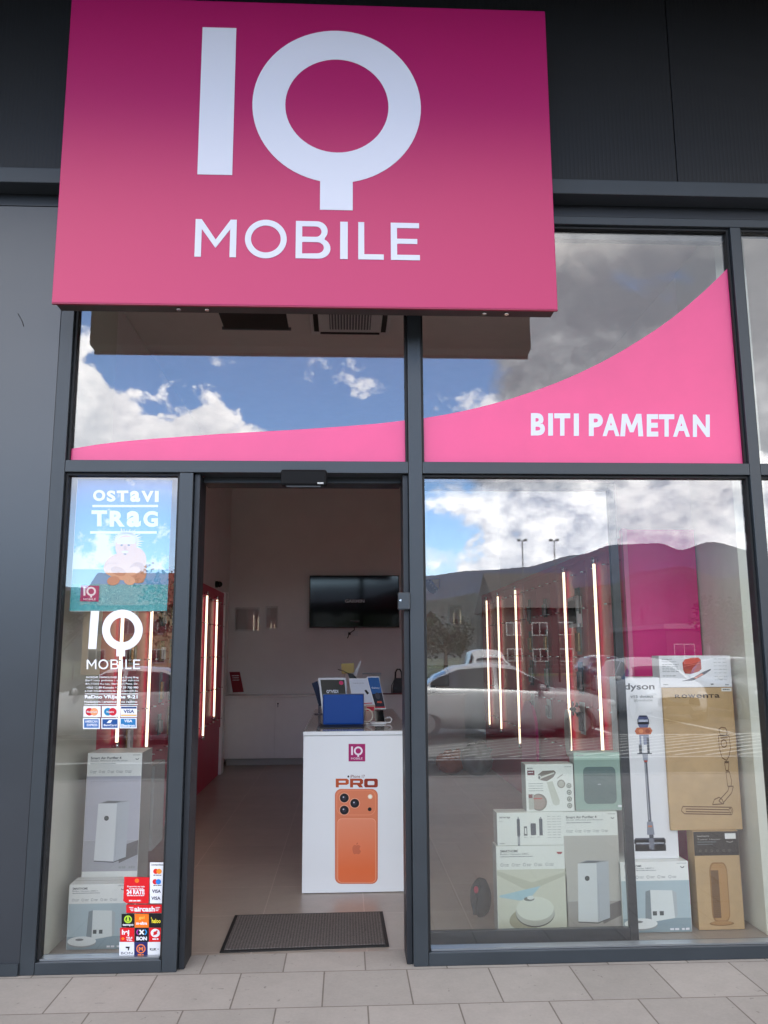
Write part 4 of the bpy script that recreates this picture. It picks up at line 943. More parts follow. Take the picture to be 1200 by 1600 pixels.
frame_card('blue leaflet stand with white frame, rightmost on the white counter', ((573, 1057), (592, 1057), (603, 1108), (584, 1108)), 2.13, art3)
t = thing('smartphone', 'dark phone on a white charging stand at the right of the counter', 'phone', (.20, 1.9, 1.06))
p0, p1 = P(584, 1110, 1.92), P(601, 1129, 1.9)
b = MB(); b.prism([(p0.x, 1.93, p0.z), (p1.x-.01, 1.93, p0.z), (p1.x, 1.90, 1.075), (p0.x+.01, 1.90, 1.075)], (0, .008, 0), blackg); local(t, b.build('body', t))
b = MB(); b.box(p0.x-.03, p1.x+.01, 1.86, 1.99, 1.0595, 1.073, white_p, .004); local(t, b.build('stand', t))
b = MB(); b.tube([(p1.x, 1.93, 1.09), (p1.x+.04, 1.92, 1.105), (p1.x+.055, 1.90, 1.09), (p1.x+.045, 1.88, 1.07), (p1.x-.01, 1.87, 1.066), (p1.x-.1, 1.85, 1.064)], .006, white_p); local(t, b.build('cable', t))
t = thing('coiled_lead', 'cream coiled charging lead hanging by the blue tablet', 'cable', (.12, 1.83, 1.06))
c0 = P(573, 1118, 1.83); b = MB(); b.tube([(c0.x+.045*math.cos(rad(k)), 1.83+.004*math.sin(rad(k*2)), c0.z+.048*math.sin(rad(k))) for k in range(-150, 160, 15)], .005, mat('cream_rubber', (.7, .62, .5), .5)); b.tube([(c0.x+.03, 1.84, 1.064), (c0.x, 1.80, 1.066), (c0.x-.03, 1.84, 1.064)], .004, white_p); local(t, b.build('lead', t))
t = thing('gadget_box', 'little red and white packet beside the coiled lead on the counter', 'package', (.17, 2.0, 1.06))
b = MB(); c0 = P(580, 1104, 2.02); b.box(c0.x-.045, c0.x+.03, 2.0, 2.06, 1.0595, c0.z+.012, mat('pink_beige_card', (.55, .36, .3), .5)); local(t, b.build('packet', t)); b = MB(); b.box(c0.x-.035, c0.x+.022, 1.996, 1.9995, c0.z-.03, c0.z, ink(190, 40, 60)); local(t, b.build('label', t))
t = thing('tablet', 'dark blue tablet edge tilted on a stand at the left of the counter', 'tablet', (-.2, 2.9, 1.06))
b = MB(); q = [P(x, y, 2.9) for x, y in ((487, 1068), (496, 1064), (500, 1080), (502, 1103), (498, 1103), (492, 1082))]; b.prism(q, (0, .06, 0), ink(20, 34, 66)); local(t, b.build('slab', t))
b = MB(); c0 = P(499, 1104, 2.9); b.cyl((c0.x, 2.93, 1.0595), (c0.x, 2.93, c0.z+.01), .012, grey_p); b.cyl((c0.x, 2.93, 1.0595), (c0.x, 2.93, 1.066), .045, grey_p, 16); local(t, b.build('stand', t))
t = thing('payment_terminal', 'grey payment terminal and monitor arm tilted above the leaflets', 'terminal', (.15, 3.2, 1.06))
q = [P(x, y, 3.2) for x, y in ((552, 1053), (563, 1032), (565, 1034), (557, 1056))]; b = MB(); b.prism(q, (0, .08, 0), mat('silver_plastic', (.5, .5, .52), .3)); local(t, b.build('screen', t))
q = [P(x, y, 3.2) for x, y in ((543, 1052), (552, 1053), (558, 1060), (546, 1060))]; b = MB(); b.prism(q, (0, .06, 0), blackp); c0 = P(552, 1060, 3.22); b.cyl((c0.x, 3.24, 1.0595), (c0.x, 3.24, c0.z), .015, blackp); b.cyl((c0.x, 3.24, 1.0595), (c0.x, 3.24, 1.07), .08, blackp, 20)
b.tube([P(528, 1046, 3.2), P(536, 1048, 3.2), P(545, 1053, 3.2)], .004, blackp); local(t, b.build('arm', t))
t = thing('yellow_note', 'yellow paper note stuck upright behind the leaflets', 'paper', (.1, 7.0, 1.3))
q = [P(x, y, 3.3) for x, y in ((533, 1037), (553, 1036), (554, 1051), (534, 1053))]; b = MB(); b.prism(q, (0, .002, 0), mat('yellow_paper', (.55, .42, .15), .7)); local(t, b.build('sheet', t)); b = MB(); b.cyl((q[3].x+.03, 3.305, 1.0595), (q[3].x+.03, 3.305, q[3].z+.01), .004, chrome, 6); local(t, b.build('holder', t))
t = thing('glass_case', 'small clear case with dark rim standing behind the blue leaflet', 'case', (.35, 3.1, 1.06))
p0, p1 = P(567, 1052, 3.1), P(595, 1075, 3.1); b = MB(); b.box(p0.x, p1.x, 3.1, 3.25, 1.0595, p0.z-.01, acrylic); local(t, b.build('box', t)); b = MB(); b.box(p0.x-.004, p1.x+.004, 3.096, 3.254, p0.z-.009, p0.z, grey_p); local(t, b.build('lid', t))

# things on the back counter
t = thing('handbag', 'black handbag with upright handle on the back counter', 'bag', (.79, 7.95, .986))
p0, p1 = P(613, 1058, 7.95), P(633, 1083, 7.95); cx = (p0.x+p1.x)/2; b = MB()
b.prism([(cx-.10, 7.9, .987), (cx+.10, 7.9, .987), (cx+.085, 7.92, 1.10), (cx+.06, 7.93, 1.215), (cx-.06, 7.93, 1.215), (cx-.085, 7.92, 1.10)], (0, .09, 0), mat('black_leather', (.012, .011, .011), .5)); local(t, b.build('body', t))
b = MB(); b.tube([(cx-.05, 7.97, 1.2), (cx-.045, 7.97, 1.30), (cx-.02, 7.97, 1.345), (cx+.02, 7.97, 1.345), (cx+.045, 7.97, 1.30), (cx+.05, 7.97, 1.2)], .013, blackp); b.tube([(cx+.06, 7.95, 1.2), (cx+.13, 7.94, 1.15), (cx+.18, 7.93, 1.1)], .006, blackp); b.tube([(cx-.06, 7.95, 1.2), (cx-.11, 7.94, 1.1), (cx-.11, 7.93, 1.0)], .006, blackp); local(t, b.build('handle', t))
t = thing('folder', 'flat dark red folder under the black handbag', 'folder', (.6, 7.95, .986))
b = MB(); b.box(.42, .95, 7.80, 7.899, .987, .999, mat('maroon_card', (.16, .015, .02), .5), .002); local(t, b.build('cover', t))
def redcard(a): a.rect(.1, .05, .92, .95, ink(130, 30, 45)); a.scrib(.25, .2, .8, .24, CW, 2); a.scrib(.25, .3, .75, .33, CW, 2, 3); a.scrib(.25, .4, .75, .43, CW, 2, 5)
frame_card('small framed red card standing on the left end of the back counter', ((356, 1048), (376, 1048), (383, 1083), (362, 1084)), 7.85, redcard)
frame_card('small red card stand against the white partition behind the left window', ((125, 1066), (137, 1064), (136, 1090), (124, 1092)), .85, redcard)

# till point on the right part of the back counter
t = thing('monitor', 'dark till monitor at the far left of the right window', 'monitor', (1.3, 7.5, .986))
b = MB(); p0, p1 = P(663, 1026, 7.9), P(700, 1030, 7.9); b.box(p0.x, p1.x, 7.85, 7.89, 1.10, 1.40, blackp, .006); b.box(1.26, 1.34, 7.9, 7.93, .99, 1.2, blackp); b.box(1.2, 1.4, 7.82, 7.98, .986, .998, blackp); local(t, b.build('housing', t))
b = MB(); b.box(p0.x+.01, p1.x-.01, 7.845, 7.8495, 1.115, 1.385, mat('grey_screen', (.18, .2, .2), .2)); local(t, b.build('screen', t))
def bag(label, X, Y, w_, h, m):
    b = MB(); bm2 = bmesh.new(); bmesh.ops.create_icosphere(bm2, subdivisions=4, radius=1)
    for v in bm2.verts:
        d = v.co.normalized(); n_ = mn.noise(d*2.3+Vector((X, Y, 0)))*.25+mn.noise(d*6+Vector((Y, X, 2)))*.12
        v.co = Vector((d.x*w_*(1+n_), d.y*w_*.8*(1+n_), max(-.0, (d.z*.5+.5)*h*(1+n_*.7))))
    for f in bm2.faces: f.smooth = True
    b.merge(bm2, m, Matrix.Translation((X, Y, .002))); b.recalc = False; o = b.build('plastic_bag'); tag(o, label, 'bag'); return o
p = PF(705, 1210); bag('orange plastic bag slumped on the tiled floor', p.x, p.y, .19, .30, mat('orange_plastic_film', (.50, .10, .04), .35))
p = PF(746, 1213); bag('grey plastic bag standing beside the orange one on the floor', p.x, p.y, .20, .42, mat('grey_plastic_film', (.30, .31, .31), .3))
# ------------------------------------------------------------------ product boxes in the windows
LG = ink(150, 155, 155); DG = ink(70, 78, 80); MG_ = ink(110, 116, 118)
def carton(label, x0, y0, x1, y1, Y, depth, m, art=None, name='product_box', zfix=None, group='product boxes stacked in the window', rot=0.):
    p0, p1 = P(x0, y0, Y), P(x1, y1, Y); p2 = P(x1, y0, Y); p3 = P(x0, y1, Y)
    xa = (p0.x+p3.x)/2; xb = (p1.x+p2.x)/2; zt = (p0.z+p2.z)/2; zb = (p1.z+p3.z)/2
    if zfix is not None: zb = zfix
    t = thing(name, label, 'box', ((xa+xb)/2, Y+depth/2, zb), group)
    xa += .0022; xb -= .0022; zt -= .0015
    b = MB(); b.box(xa, xb, Y, Y+depth, zb+.001, zt, m, .0022)
    if m in (carton_w, teal_c):
        k = b.mi(carton_side)
        for f in b.bm.faces:
            f.normal_update()
            if abs(f.normal.x) > .9: f.material_index = k
    local(t, b.build('carton', t))
    b = MB(); b.box(xa+.004, xb-.004, Y+depth*.5-.0012, Y+depth*.5+.0012, zt+.0003, zt+.0008, mat('clear_tape', (.45, .42, .36), .2)); local(t, b.build('tape', t))
    if art:
        a = Art(fn=lambda u, v: Vector((xa+(xb-xa)*u, Y, zt+(zb-zt)*v)), step=.00035)
        a.asp = (zt-zb)/(xb-xa); art(a); local(t, a.build('front_print', t))
    return t, (xa, xb, zb, zt)
# each print is laid out in unit coordinates of its box front: u to the right, v down
def header(a, hv, lines, icons=5, bg_=None, logo=True, yy=.25):
    if bg_: a.rect(.004, .004, .996, hv, bg_)
    a.text(lines[0], .06, hv*.16, .06+.028*len(lines[0]), hv*.27, DG, 2, .02)
    if len(lines) > 1: a.text(lines[1], .06, hv*.30, .06+.024*len(lines[1]), hv*.38, MG_, 2)
    a.scrib(.06, hv*.43, .52, hv*.47, LG)
    for k in range(icons):
        x = .08+k*.16; a.ring(x, hv*.80, .022, .022/a.asp, .016, .016/a.asp, LG, 2, 12); a.scrib(x+.035, hv*.77, x+.10, hv*.80, LG); a.scrib(x+.035, hv*.83, x+.09, hv*.86, LG)
    if logo: a.ring(.91, hv*.22, .034, .034/a.asp, .022, .022/a.asp, DG, 2, 14, 20, 160); a.scrib(.83, hv*.08, .97, hv*.11, LG)
def purifier(bgc, floorc):
    def f(a):
        header(a, .20, ('Smart Air Purifier 4', 'Quiet efficient purification'), 5)
        a.rect(.006, .20, .994, .74, bgc, 1); a.rect(.006, .741, .994, .996, floorc, 1)
        a.poly([(.62, .80), (.994, .74), (.994, .86), (.66, .93)], ink(105, 100, 100), 2)
        a.poly([(.24, .43), (.58, .43), (.56, .915), (.21, .905)], ink(222, 225, 228), 3)
        a.poly([(.58, .43), (.80, .415), (.78, .88), (.56, .915)], ink(185, 190, 198), 3)
        a.poly([(.24, .43), (.40, .405), (.80, .412), (.58, .43)], ink(150, 155, 160), 4)
        a.poly([(.30, .426), (.42, .410), (.66, .414), (.55, .427)], ink(90, 96, 100), 5)
        a.poly([(.21, .908), (.56, .918), (.78, .884), (.78, .888), (.56, .926), (.21, .914)], DG, 4)
        a.line(.60, .60, .59, .88, .006, ink(160, 165, 175), 4)
        a.ell(.40, .555, .043, .043/a.asp, ink(30, 34, 34), 4); a.ell(.40, .555, .026, .026/a.asp, ink(62, 74, 72), 5)
        a.scrib(.66, .955, .80, .975, LG, 3); a.scrib(.84, .955, .95, .975, LG, 3)
    return f
def robot(a):
    header(a, .27, ('SMARTHOME', 'Robot Vacuum S40C'), 5, logo=False); a.poly([(.86, .075), (.95, .075), (.93, .10), (.88, .10)], ink(180, 60, 60), 2)
    a.rect(.006, .27, .994, .996, ink(214, 214, 198), 1)
    a.poly([(.006, .28), (.5, .42), (.994, .30), (.994, .34), (.45, .52), (.006, .33)], ink(196, 196, 178), 2)
    a.poly([(.04, .56), (.62, .46), (.44, .62), (.30, .62), (.03, .58)], ink(170, 205, 218), 3)
    a.ell(.44, .82, .28, .13, ink(168, 164, 140), 3, rot=-8)
    a.ell(.53, .77, .275, .155, ink(84, 84, 78), 4); a.ell(.53, .755, .275, .155, ink(190, 190, 180), 5); a.ell(.53, .715, .265, .135, ink(226, 228, 216), 6)
    a.ell(.45, .605, .075, .025, ink(120, 125, 120), 7); a.ell(.47, .59, .05, .022, ink(225, 230, 228), 8); a.ring(.90, .95, .03, .03, .022, .022, LG, 2, 4, 45, 405)
def dock(hv=.24):
    def f(a):
        header(a, hv, ('SMARTHOME', 'Robot Vacuum S40C+'), 5)
        a.rect(.006, hv, .994, .80, ink(176, 194, 200), 1); a.rect(.006, .80, .994, .996, ink(140, 160, 168), 1)
        a.poly([(.35, .42), (.42, .40), (.42, .82), (.33, .80)], ink(130, 142, 146), 2)
        a.poly([(.42, .40), (.74, .41), (.76, .80), (.42, .85)], ink(222, 228, 226), 3); a.poly([(.74, .41), (.80, .44), (.80, .76), (.76, .80)], ink(180, 188, 190), 3)
        a.rect(.44, .70, .50, .76, DG, 4); a.rect(.54, .70, .60, .76, DG, 4)
        a.ell(.26, .90, .24, .065, ink(150, 156, 156), 4); a.ell(.26, .87, .24, .075, ink(226, 230, 228), 5); a.ell(.22, .845, .07, .018, ink(120, 125, 125), 6)
        a.scrib(.68, .94, .82, .97, CW, 3); a.scrib(.85, .94, .97, .97, CW, 3)
    return f
def stylerbox(a):
    a.text('airwrap', .04, .10, .20, .19, DG, 2, .01); a.text('i.d.', .04, .23, .09, .27, LG, 2)
    a.rect(.30, .20, .345, .70, ink(66, 74, 86), 2); a.poly([(.305, .20), (.34, .20), (.328, .13), (.317, .13)], ink(150, 155, 160), 2); a.rect(.306, .70, .34, .998, ink(120, 126, 134), 2); a.rect(.316, .74, .330, .96, ink(190, 194, 196), 3)
    a.shape([[(.405, .42), (.45, .42), (.455, .70), (.40, .70)], [(.417, .47), (.440, .47), (.443, .65), (.414, .65)]], ink(100, 108, 108), 2)
    a.rr(.505, .33, .585, .69, .02, ink(66, 74, 86), 2); a.rect(.635, .20, .685, .70, ink(78, 86, 98), 2); a.poly([(.64, .20), (.68, .20), (.668, .14), (.652, .14)], ink(150, 155, 160), 2)
    for k in range(3):
        for j in range(9): a.scrib(.76+k*.075, .12+j*.08, .815+k*.075, .135+j*.08, LG, 2, k+j)
    a.text('styler', .04, .90, .12, .95, DG, 2)
    for k in range(3): a.scrib(.40+k*.1, .74, .45+k*.1, .755, LG)
def iplbox(a):
    A = a.asp
    a.text('MEDIKA', .04, .07, .16, .10, DG, 2, .02); a.rect(.04, .13, .19, .23, ink(120, 62, 70), 2); a.scrib(.06, .16, .17, .18, CW, 3); a.scrib(.82, .05, .97, .065, LG)
    a.poly([(.44, .38), (.56, .36), (.70, .78), (.66, .86), (.58, .86), (.54, .80)], ink(205, 207, 196), 2); a.ell(.62, .82, .075, .05, ink(208, 210, 200), 3)
    a.poly([(.26, .22), (.36, .14), (.60, .13), (.64, .18), (.58, .28), (.44, .36), (.28, .33)], ink(120, 110, 100), 4); a.poly([(.27, .28), (.60, .17), (.61, .195), (.30, .31)], ink(220, 220, 212), 5); a.ell(.29, .28, .035, .05, ink(210, 212, 205), 6); a.ell(.285, .28, .018, .03, DG, 7)
    a.ell(.74, .42, .085, .085/A, ink(150, 148, 140), 3); a.ell(.74, .42, .06, .06/A, ink(190, 188, 178), 4); a.line(.66, .30, .78, .22, .02, ink(170, 168, 160), 3)
    for k in range(4): a.ell(.90, .46+k*.14, .052, .052/A, ink(135, 140, 132), 2); a.ell(.90, .46+k*.14, .034, .034/A, ink(200, 203, 194), 3); a.ell(.90, .465+k*.14, .014, .014/A, DG, 4)
    for k in range(4): a.scrib(.06, .40+k*.05, .36, .415+k*.05, LG, 2, k)
    a.ell(.26, .80, .17, .17/A, ink(140, 130, 122), 3); a.ell(.25, .80, .14, .14/A, ink(168, 150, 140), 4); a.rect(.05, .63, .16, .95, ink(190, 190, 182), 5); a.rect(.05, .63, .13, .71, ink(120, 50, 52), 6); a.rect(.15, .71, .33, .735, ink(200, 90, 80), 6)
def scalebox(a):
    A = a.asp; a.rect(.006, .005, .994, .13, ink(176, 204, 192), 1); a.rect(.006, .13, .994, .97, ink(150, 176, 166), 1); a.scrib(.04, .04, .2, .06, LG)
    a.rr(.18, .25, .84, .88, .09, ink(84, 108, 108), 2, 8); a.ring(.50, .55, .03, .008, .02, .004, CW, 3, 10); a.scrib(.86, .90, .97, .94, CW, 3)
def stickvac(a):
    A = a.asp; a.text('dyson', .06, .033, .70, .080, ink(30, 33, 40), 2, .02); a.text('v15 detect', .18, .100, .66, .116, MG_, 2, .01); a.text('absolute', .25, .122, .64, .136, LG, 2)
    a.rr(.30, .215, .54, .285, .05, ink(92, 100, 140), 3); a.rect(.32, .238, .52, .252, ink(190, 195, 215), 4); a.rect(.34, .215, .50, .225, ink(60, 64, 90), 5)
    a.poly([(.28, .283), (.56, .283), (.60, .30), (.56, .322), (.27, .322), (.23, .303)], ink(196, 104, 66), 4); a.ell(.36, .303, .05, .012, ink(225, 140, 90), 5); a.ell(.50, .303, .05, .012, ink(160, 74, 46), 5)
    a.rect(.32, .322, .52, .38, ink(140, 146, 170), 3); a.rect(.36, .33, .40, .425, ink(215, 218, 225), 4); a.rect(.30, .378, .36, .425, ink(70, 74, 84), 4); a.rect(.47, .34, .52, .43, ink(80, 84, 96), 4); a.rect(.26, .425, .56, .431, ink(70, 74, 84), 5)
    a.poly([(.36, .43), (.48, .43), (.47, .47), (.38, .47)], ink(150, 154, 166), 3)
    a.poly([(.395, .47), (.455, .47), (.475, .80), (.405, .80)], ink(88, 92, 104), 3); a.line(.41, .48, .43, .79, .012, ink(190, 192, 200), 4); a.rect(.39, .465, .46, .475, ink(170, 70, 60), 5)
    a.poly([(.38, .80), (.50, .80), (.52, .87), (.37, .87)], ink(130, 134, 148), 4); a.rect(.40, .82, .48, .83, ink(190, 120, 90), 5); a.rect(.41, .87, .50, .90, ink(60, 64, 78), 4)
    a.rr(.10, .887, .74, .925, .03, ink(80, 84, 98), 3, 4); a.rr(.11, .928, .74, .953, .03, ink(120, 124, 134), 3, 4); a.rect(.14, .912, .70, .918, ink(170, 174, 184), 5); a.rect(.40, .89, .50, .95, ink(110, 114, 126), 6)
KB = ink(112, 78, 44); KD = ink(60, 42, 26)
def kraftvac(a):
    A = a.asp
    [a.text(ch, xa_, .048, xb_, .074, KD, 2, .02) for ch, xa_, xb_ in (('R', .17, .25), ('o', .265, .345), ('w', .355, .465), ('e', .475, .555), ('n', .57, .645), ('T', .65, .73), ('a', .735, .81))]; a.rect(.84, .004, .985, .028, ink(225, 222, 214), 2); a.scrib(.86, .010, .96, .018, DG, 3)
    lw = .008
    def hollow(pts): a.path(pts+[pts[0]], lw, KB, 2)
    hollow([(.76, .30), (.80, .285), (.86, .29), (.88, .32), (.86, .345), (.78, .34)]); hollow([(.75, .345), (.90, .345), (.91, .43), (.88, .49), (.84, .52), (.78, .50), (.75, .43)])
    a.ring(.82, .40, .045, .03, .035, .022, KB, 2, 16); a.line(.78, .36, .88, .36, lw, KB, 3); a.rect(.81, .525, .87, .532, KD, 3)
    hollow([(.81, .535), (.87, .535), (.86, .59), (.82, .59)]); hollow([(.82, .60), (.87, .60), (.89, .66), (.88, .70), (.83, .70)])
    hollow([(.85, .70), (.91, .70), (.88, .745), (.74, .82), (.69, .80), (.83, .73)]); hollow([(.63, .79), (.70, .775), (.74, .79), (.76, .82), (.60, .825)])
    hollow([(.18, .835), (.86, .845), (.88, .865), (.86, .895), (.20, .885), (.16, .865)]); a.line(.22, .852, .82, .862, lw, KB, 3); a.line(.22, .870, .82, .880, lw, KB, 3); a.ring(.84, .868, .02, .02, .012, .012, KB, 3, 12)
def kraftheater(a):
    a.rect(.004, .004, .996, .25, ink(52, 46, 42), 1); a.text('SMARTHOME', .08, .045, .35, .058, ink(200, 196, 188), 2); a.text('Tower Heater', .08, .075, .60, .092, ink(170, 166, 160), 2); a.scrib(.08, .105, .5, .115, MG_); a.scrib(.08, .13, .42, .138, MG_)
    a.rect(.70, .025, .94, .082, ink(230, 230, 226), 3); a.ring(.80, .10, .08, .02, .06, .012, ink(150, 146, 140), 2, 12, 10, 170)
    for k in range(6): a.ring(.13+k*.13, .20, .028, .012, .020, .008, ink(110, 104, 96), 2, 12)
    a.rr(.30, .32, .70, .92, .10, ink(150, 112, 66), 2, 6); a.rr(.33, .335, .68, .905, .09, ink(176, 134, 84), 3, 6); a.rect(.33, .40, .50, .88, ink(120, 88, 54), 4)
    for k in range(24): a.rect(.335, .405+k*.02, .495, .409+k*.02, ink(84, 60, 38), 5)
    a.ell(.50, .935, .27, .025, ink(140, 104, 62), 2); a.ell(.50, .93, .23, .018, ink(170, 128, 80), 3)
def diagbox(a):
    a.text('airwrap i.d.', .04, .09, .18, .14, DG, 2, .01); a.text('multi styler', .04, .17, .24, .21, MG_, 2)
    for k in range(5): a.scrib(.04, .27+k*.055, .27, .29+k*.055, LG, 2, k)
    a.scrib(.04, .62, .22, .645, LG); a.text('styler', .04, .88, .11, .93, DG, 2, .01); a.scrib(.70, .88, .74, .92, DG); a.scrib(.90, .9, .98, .94, LG)
    red = ink(214, 84, 66); redd = ink(170, 56, 44)
    a.poly([(.325, .22), (.36, .12), (.45, .07), (.55, .06), (.585, .13), (.585, .42), (.55, .50), (.43, .58), (.35, .56), (.33, .46)], redd, 2)
    a.poly([(.325, .22), (.36, .12), (.45, .07), (.55, .06), (.585, .13), (.56, .20), (.44, .27), (.36, .28)], red, 3); a.line(.33, .34, .58, .24, .016, ink(225, 110, 90), 3)
    a.poly([(.30, .80), (.42, .72), (.47, .68), (.60, .52), (.71, .42), (.72, .45), (.62, .60), (.48, .76), (.44, .79)], ink(70, 72, 84), 4); a.poly([(.47, .70), (.58, .56), (.61, .60), (.50, .73)], ink(206, 130, 112), 5); a.line(.33, .79, .42, .74, .014, ink(110, 112, 120), 5)
    for k in range(3):
        for j in range(7): a.scrib(.76+k*.065, .10+j*.11, .81+k*.065, .115+j*.11, LG, 2, k+j)
_, r_vac = carton('white robot vacuum box with round cleaner picture, left bottom of the right window stack', 775.8, 1321, 887, 1447, .42, .12, carton_w, robot, zfix=.002)
_, r_air = carton('wide white styler box with dark tool pictures on top of the robot vacuum box', 776, 1269, 881, 1321, .42, .12, carton_w, stylerbox, zfix=r_vac[3]+.001)
carton('white box with pistol shaped hair remover picture, topmost left in the right window', 821, 1193.6, 897, 1267, .43, .12, carton_w, iplbox, zfix=r_air[3]+.001)
_, r_pur = carton('tall white air purifier box under the grey green scale box', 881.5, 1268, 969, 1445, .42, .26, carton_w, purifier(ink(190, 186, 180), ink(165, 160, 156)), zfix=.002)
carton('square grey green box picturing a bathroom scale, beside the hair remover box', 897, 1175, 975, 1261, .44, .10, teal_c, scalebox, zfix=r_pur[3]+.001)
_, r_dock = carton('white robot dock box beneath the tall stick vacuum box', 970.6, 1346, 1079, 1456, .40, .30, carton_w, dock(.27), zfix=.002)
_, r_dys = carton('tall narrow white box picturing a cordless stick vacuum, lettered dyson', 976.5, 1058, 1053, 1337, .46, .22, mat('white_tall_carton', (.78, .78, .80), .35), stickvac, zfix=r_dock[3]+.001)
_, r_heat = carton('brown cardboard heater box with black top band at the right end', 1087, 1298, 1159, 1451, .42, .10, kraft, kraftheater, zfix=.002)
_, r_row = carton('large brown cardboard box with outlined vacuum drawing, lettered ROWENTA', 1041, 1074, 1153, 1296, .44, .10, kraft, kraftvac, zfix=r_heat[3]+.001)
carton('small flat white box with a red case picture on top of the large brown box', 1030, 1024, 1143, 1072, .45, .12, mat('white_tall_carton'), diagbox, zfix=r_row[3]+.001)
carton('plain grey carton standing behind the scale and purifier boxes', 955, 1262, 984, 1338, .72, .08, carton_g, None)
_, r_ld = carton('robot dock box at the bottom of the narrow left window', 105, 1381, 199, 1485, .32, .15, carton_w, dock(.30), zfix=.002)
_, r_lp = carton('tall white air purifier box standing behind the dock box in the left window', 129, 1176, 217, 1470, .50, .26, carton_w, None, zfix=.002)
t_, r_ = _, r_lp
a = Art(fn=lambda u, v: Vector((r_lp[0]+(r_lp[1]-r_lp[0])*u, .50, r_lp[3]+(.36-r_lp[3])*v)) if True else None, step=.00035); a.asp = (r_lp[3]-.36)/(r_lp[1]-r_lp[0])
purifier(ink(184, 184, 196), ink(172, 172, 180))(a)
par = [o for o in bpy.data.objects if o.get('label', '').startswith('tall white air purifier box standing behind')][0]
local(par, a.build('front_print', par))
carton('plain grey cartons side on behind the left purifier box', 222, 1196, 240, 1330, .80, .3, carton_g, None)

# backpack toy on the floor left of the stack
t = thing('backpack', 'small black backpack with a red badge leaning against the window boxes', 'bag', (.82, .75, 0))
c0 = P(760, 1405, .72)
b = MB(); bm2 = bmesh.new(); bmesh.ops.create_icosphere(bm2, subdivisions=3, radius=1)
for v in bm2.verts: v.co = Vector((v.co.x*.065, v.co.y*.05, v.co.z*.115+.116+mn.noise(v.co*2)*.012))
for f in bm2.faces: f.smooth = True
b.merge(bm2, mat('black_nylon', (.02, .02, .021), .6), Matrix.Translation((.83, .74, 0))); local(t, b.build('body', t))
b = MB(); b.sphere((.80, .70, .185), .028, mat('black_nylon'), 2, (1, .6, 1)); b.sphere((.795, .685, .175), .018, mat('red_badge', (.45, .01, .05), .4), 2, (.8, .4, 1.2)); local(t, b.build('badge', t))
b = MB(); b.tube([(.80, .69, .15), (.78, .67, .10), (.785, .67, .04)], .014, mat('black_nylon')); local(t, b.build('strap', t))
# round white tag and dark gadget hung by the fourth tube
t = thing('hanging_tag', 'long oval white card hanging low beside the fourth light tube', 'tag', (1.93, 2.9, .9))
c0 = PX(886, 1145, 1.93); b = MB(); b.prism([(1.93, c0.y+.09*math.cos(rad(k*15)), c0.z+.20*math.sin(rad(k*15))) for k in range(24)], (.01, 0, 0), mat('paper_tag', (.62, .62, .58), .6)); local(t, b.build('card', t))
t = thing('toy_drone', 'small black four armed drone hung at the fourth light tube', 'drone', (1.9, 2.6, 1.2))
c0 = PX(895, 1108, 1.90); b = MB(); b.sphere(c0, .03, blackp, 2, (1, 1.4, .6))
for k in range(4):
    d = Vector((.2, math.cos(rad(45+k*90)), math.sin(rad(45+k*90))*.6)); e = c0+d*.09; b.cyl(c0, e, .006, blackp, 6); b.cyl(e+Vector((-.004, 0, 0)), e+Vector((.006, 0, 0)), .02, blackp, 10)
local(t, b.build('body', t))

# ------------------------------------------------------------------ cars in the car park (seen in the glass)
cg = mat('car_window_glass', (.012, .014, .016), .05, 0, .8)
tyre = mat('tyre_rubber', (.015, .015, .015), .8); rim = mat('alloy_rim', (.5, .5, .52), .25, .9)
def lerp_tab(T, s):
    for A, B2 in zip(T, T[1:]):
        if A[0] <= s <= B2[0]:
            k = (s-A[0])/(B2[0]-A[0]); k = k*k*(3-2*k)*.5+k*.5; return [a+(b-a)*k for a, b in zip(A[1:], B2[1:])]
    return list(T[-1][1:])
# station: s, zlow, zbelt, zroof, halfwidth
SEDAN = [(0, .42, .74, .74, .55), (.03, .30, .88, .88, .76), (.10, .26, 1.0, 1.0, .86), (.17, .24, 1.02, 1.05, .89), (.24, .22, 1.0, 1.26, .90), (.32, .20, .99, 1.42, .91), (.45, .20, .97, 1.46, .91), (.55, .20, .95, 1.42, .91), (.64, .20, .93, 1.22, .91), (.715, .20, .92, .98, .90), (.80, .22, .90, .92, .89), (.90, .24, .84, .84, .86), (.965, .28, .72, .72, .76), (1, .40, .60, .60, .52)]
HATCH = [(0, .42, .85, .85, .62), (.02, .30, .95, 1.0, .80), (.08, .24, 1.02, 1.30, .86), (.16, .22, 1.02, 1.47, .88), (.35, .20, 1.0, 1.52, .89), (.52, .20, .98, 1.48, .89), (.64, .20, .97, 1.24, .89), (.73, .20, .96, 1.0, .88), (.82, .22, .92, .93, .87), (.92, .24, .84, .84, .83), (.97, .28, .72, .72, .74), (1, .40, .60, .60, .52)]
SUV = [(s, zl+.05, zb+.12, zr+.28, w_+.04) for s, zl, zb, zr, w_ in HATCH]
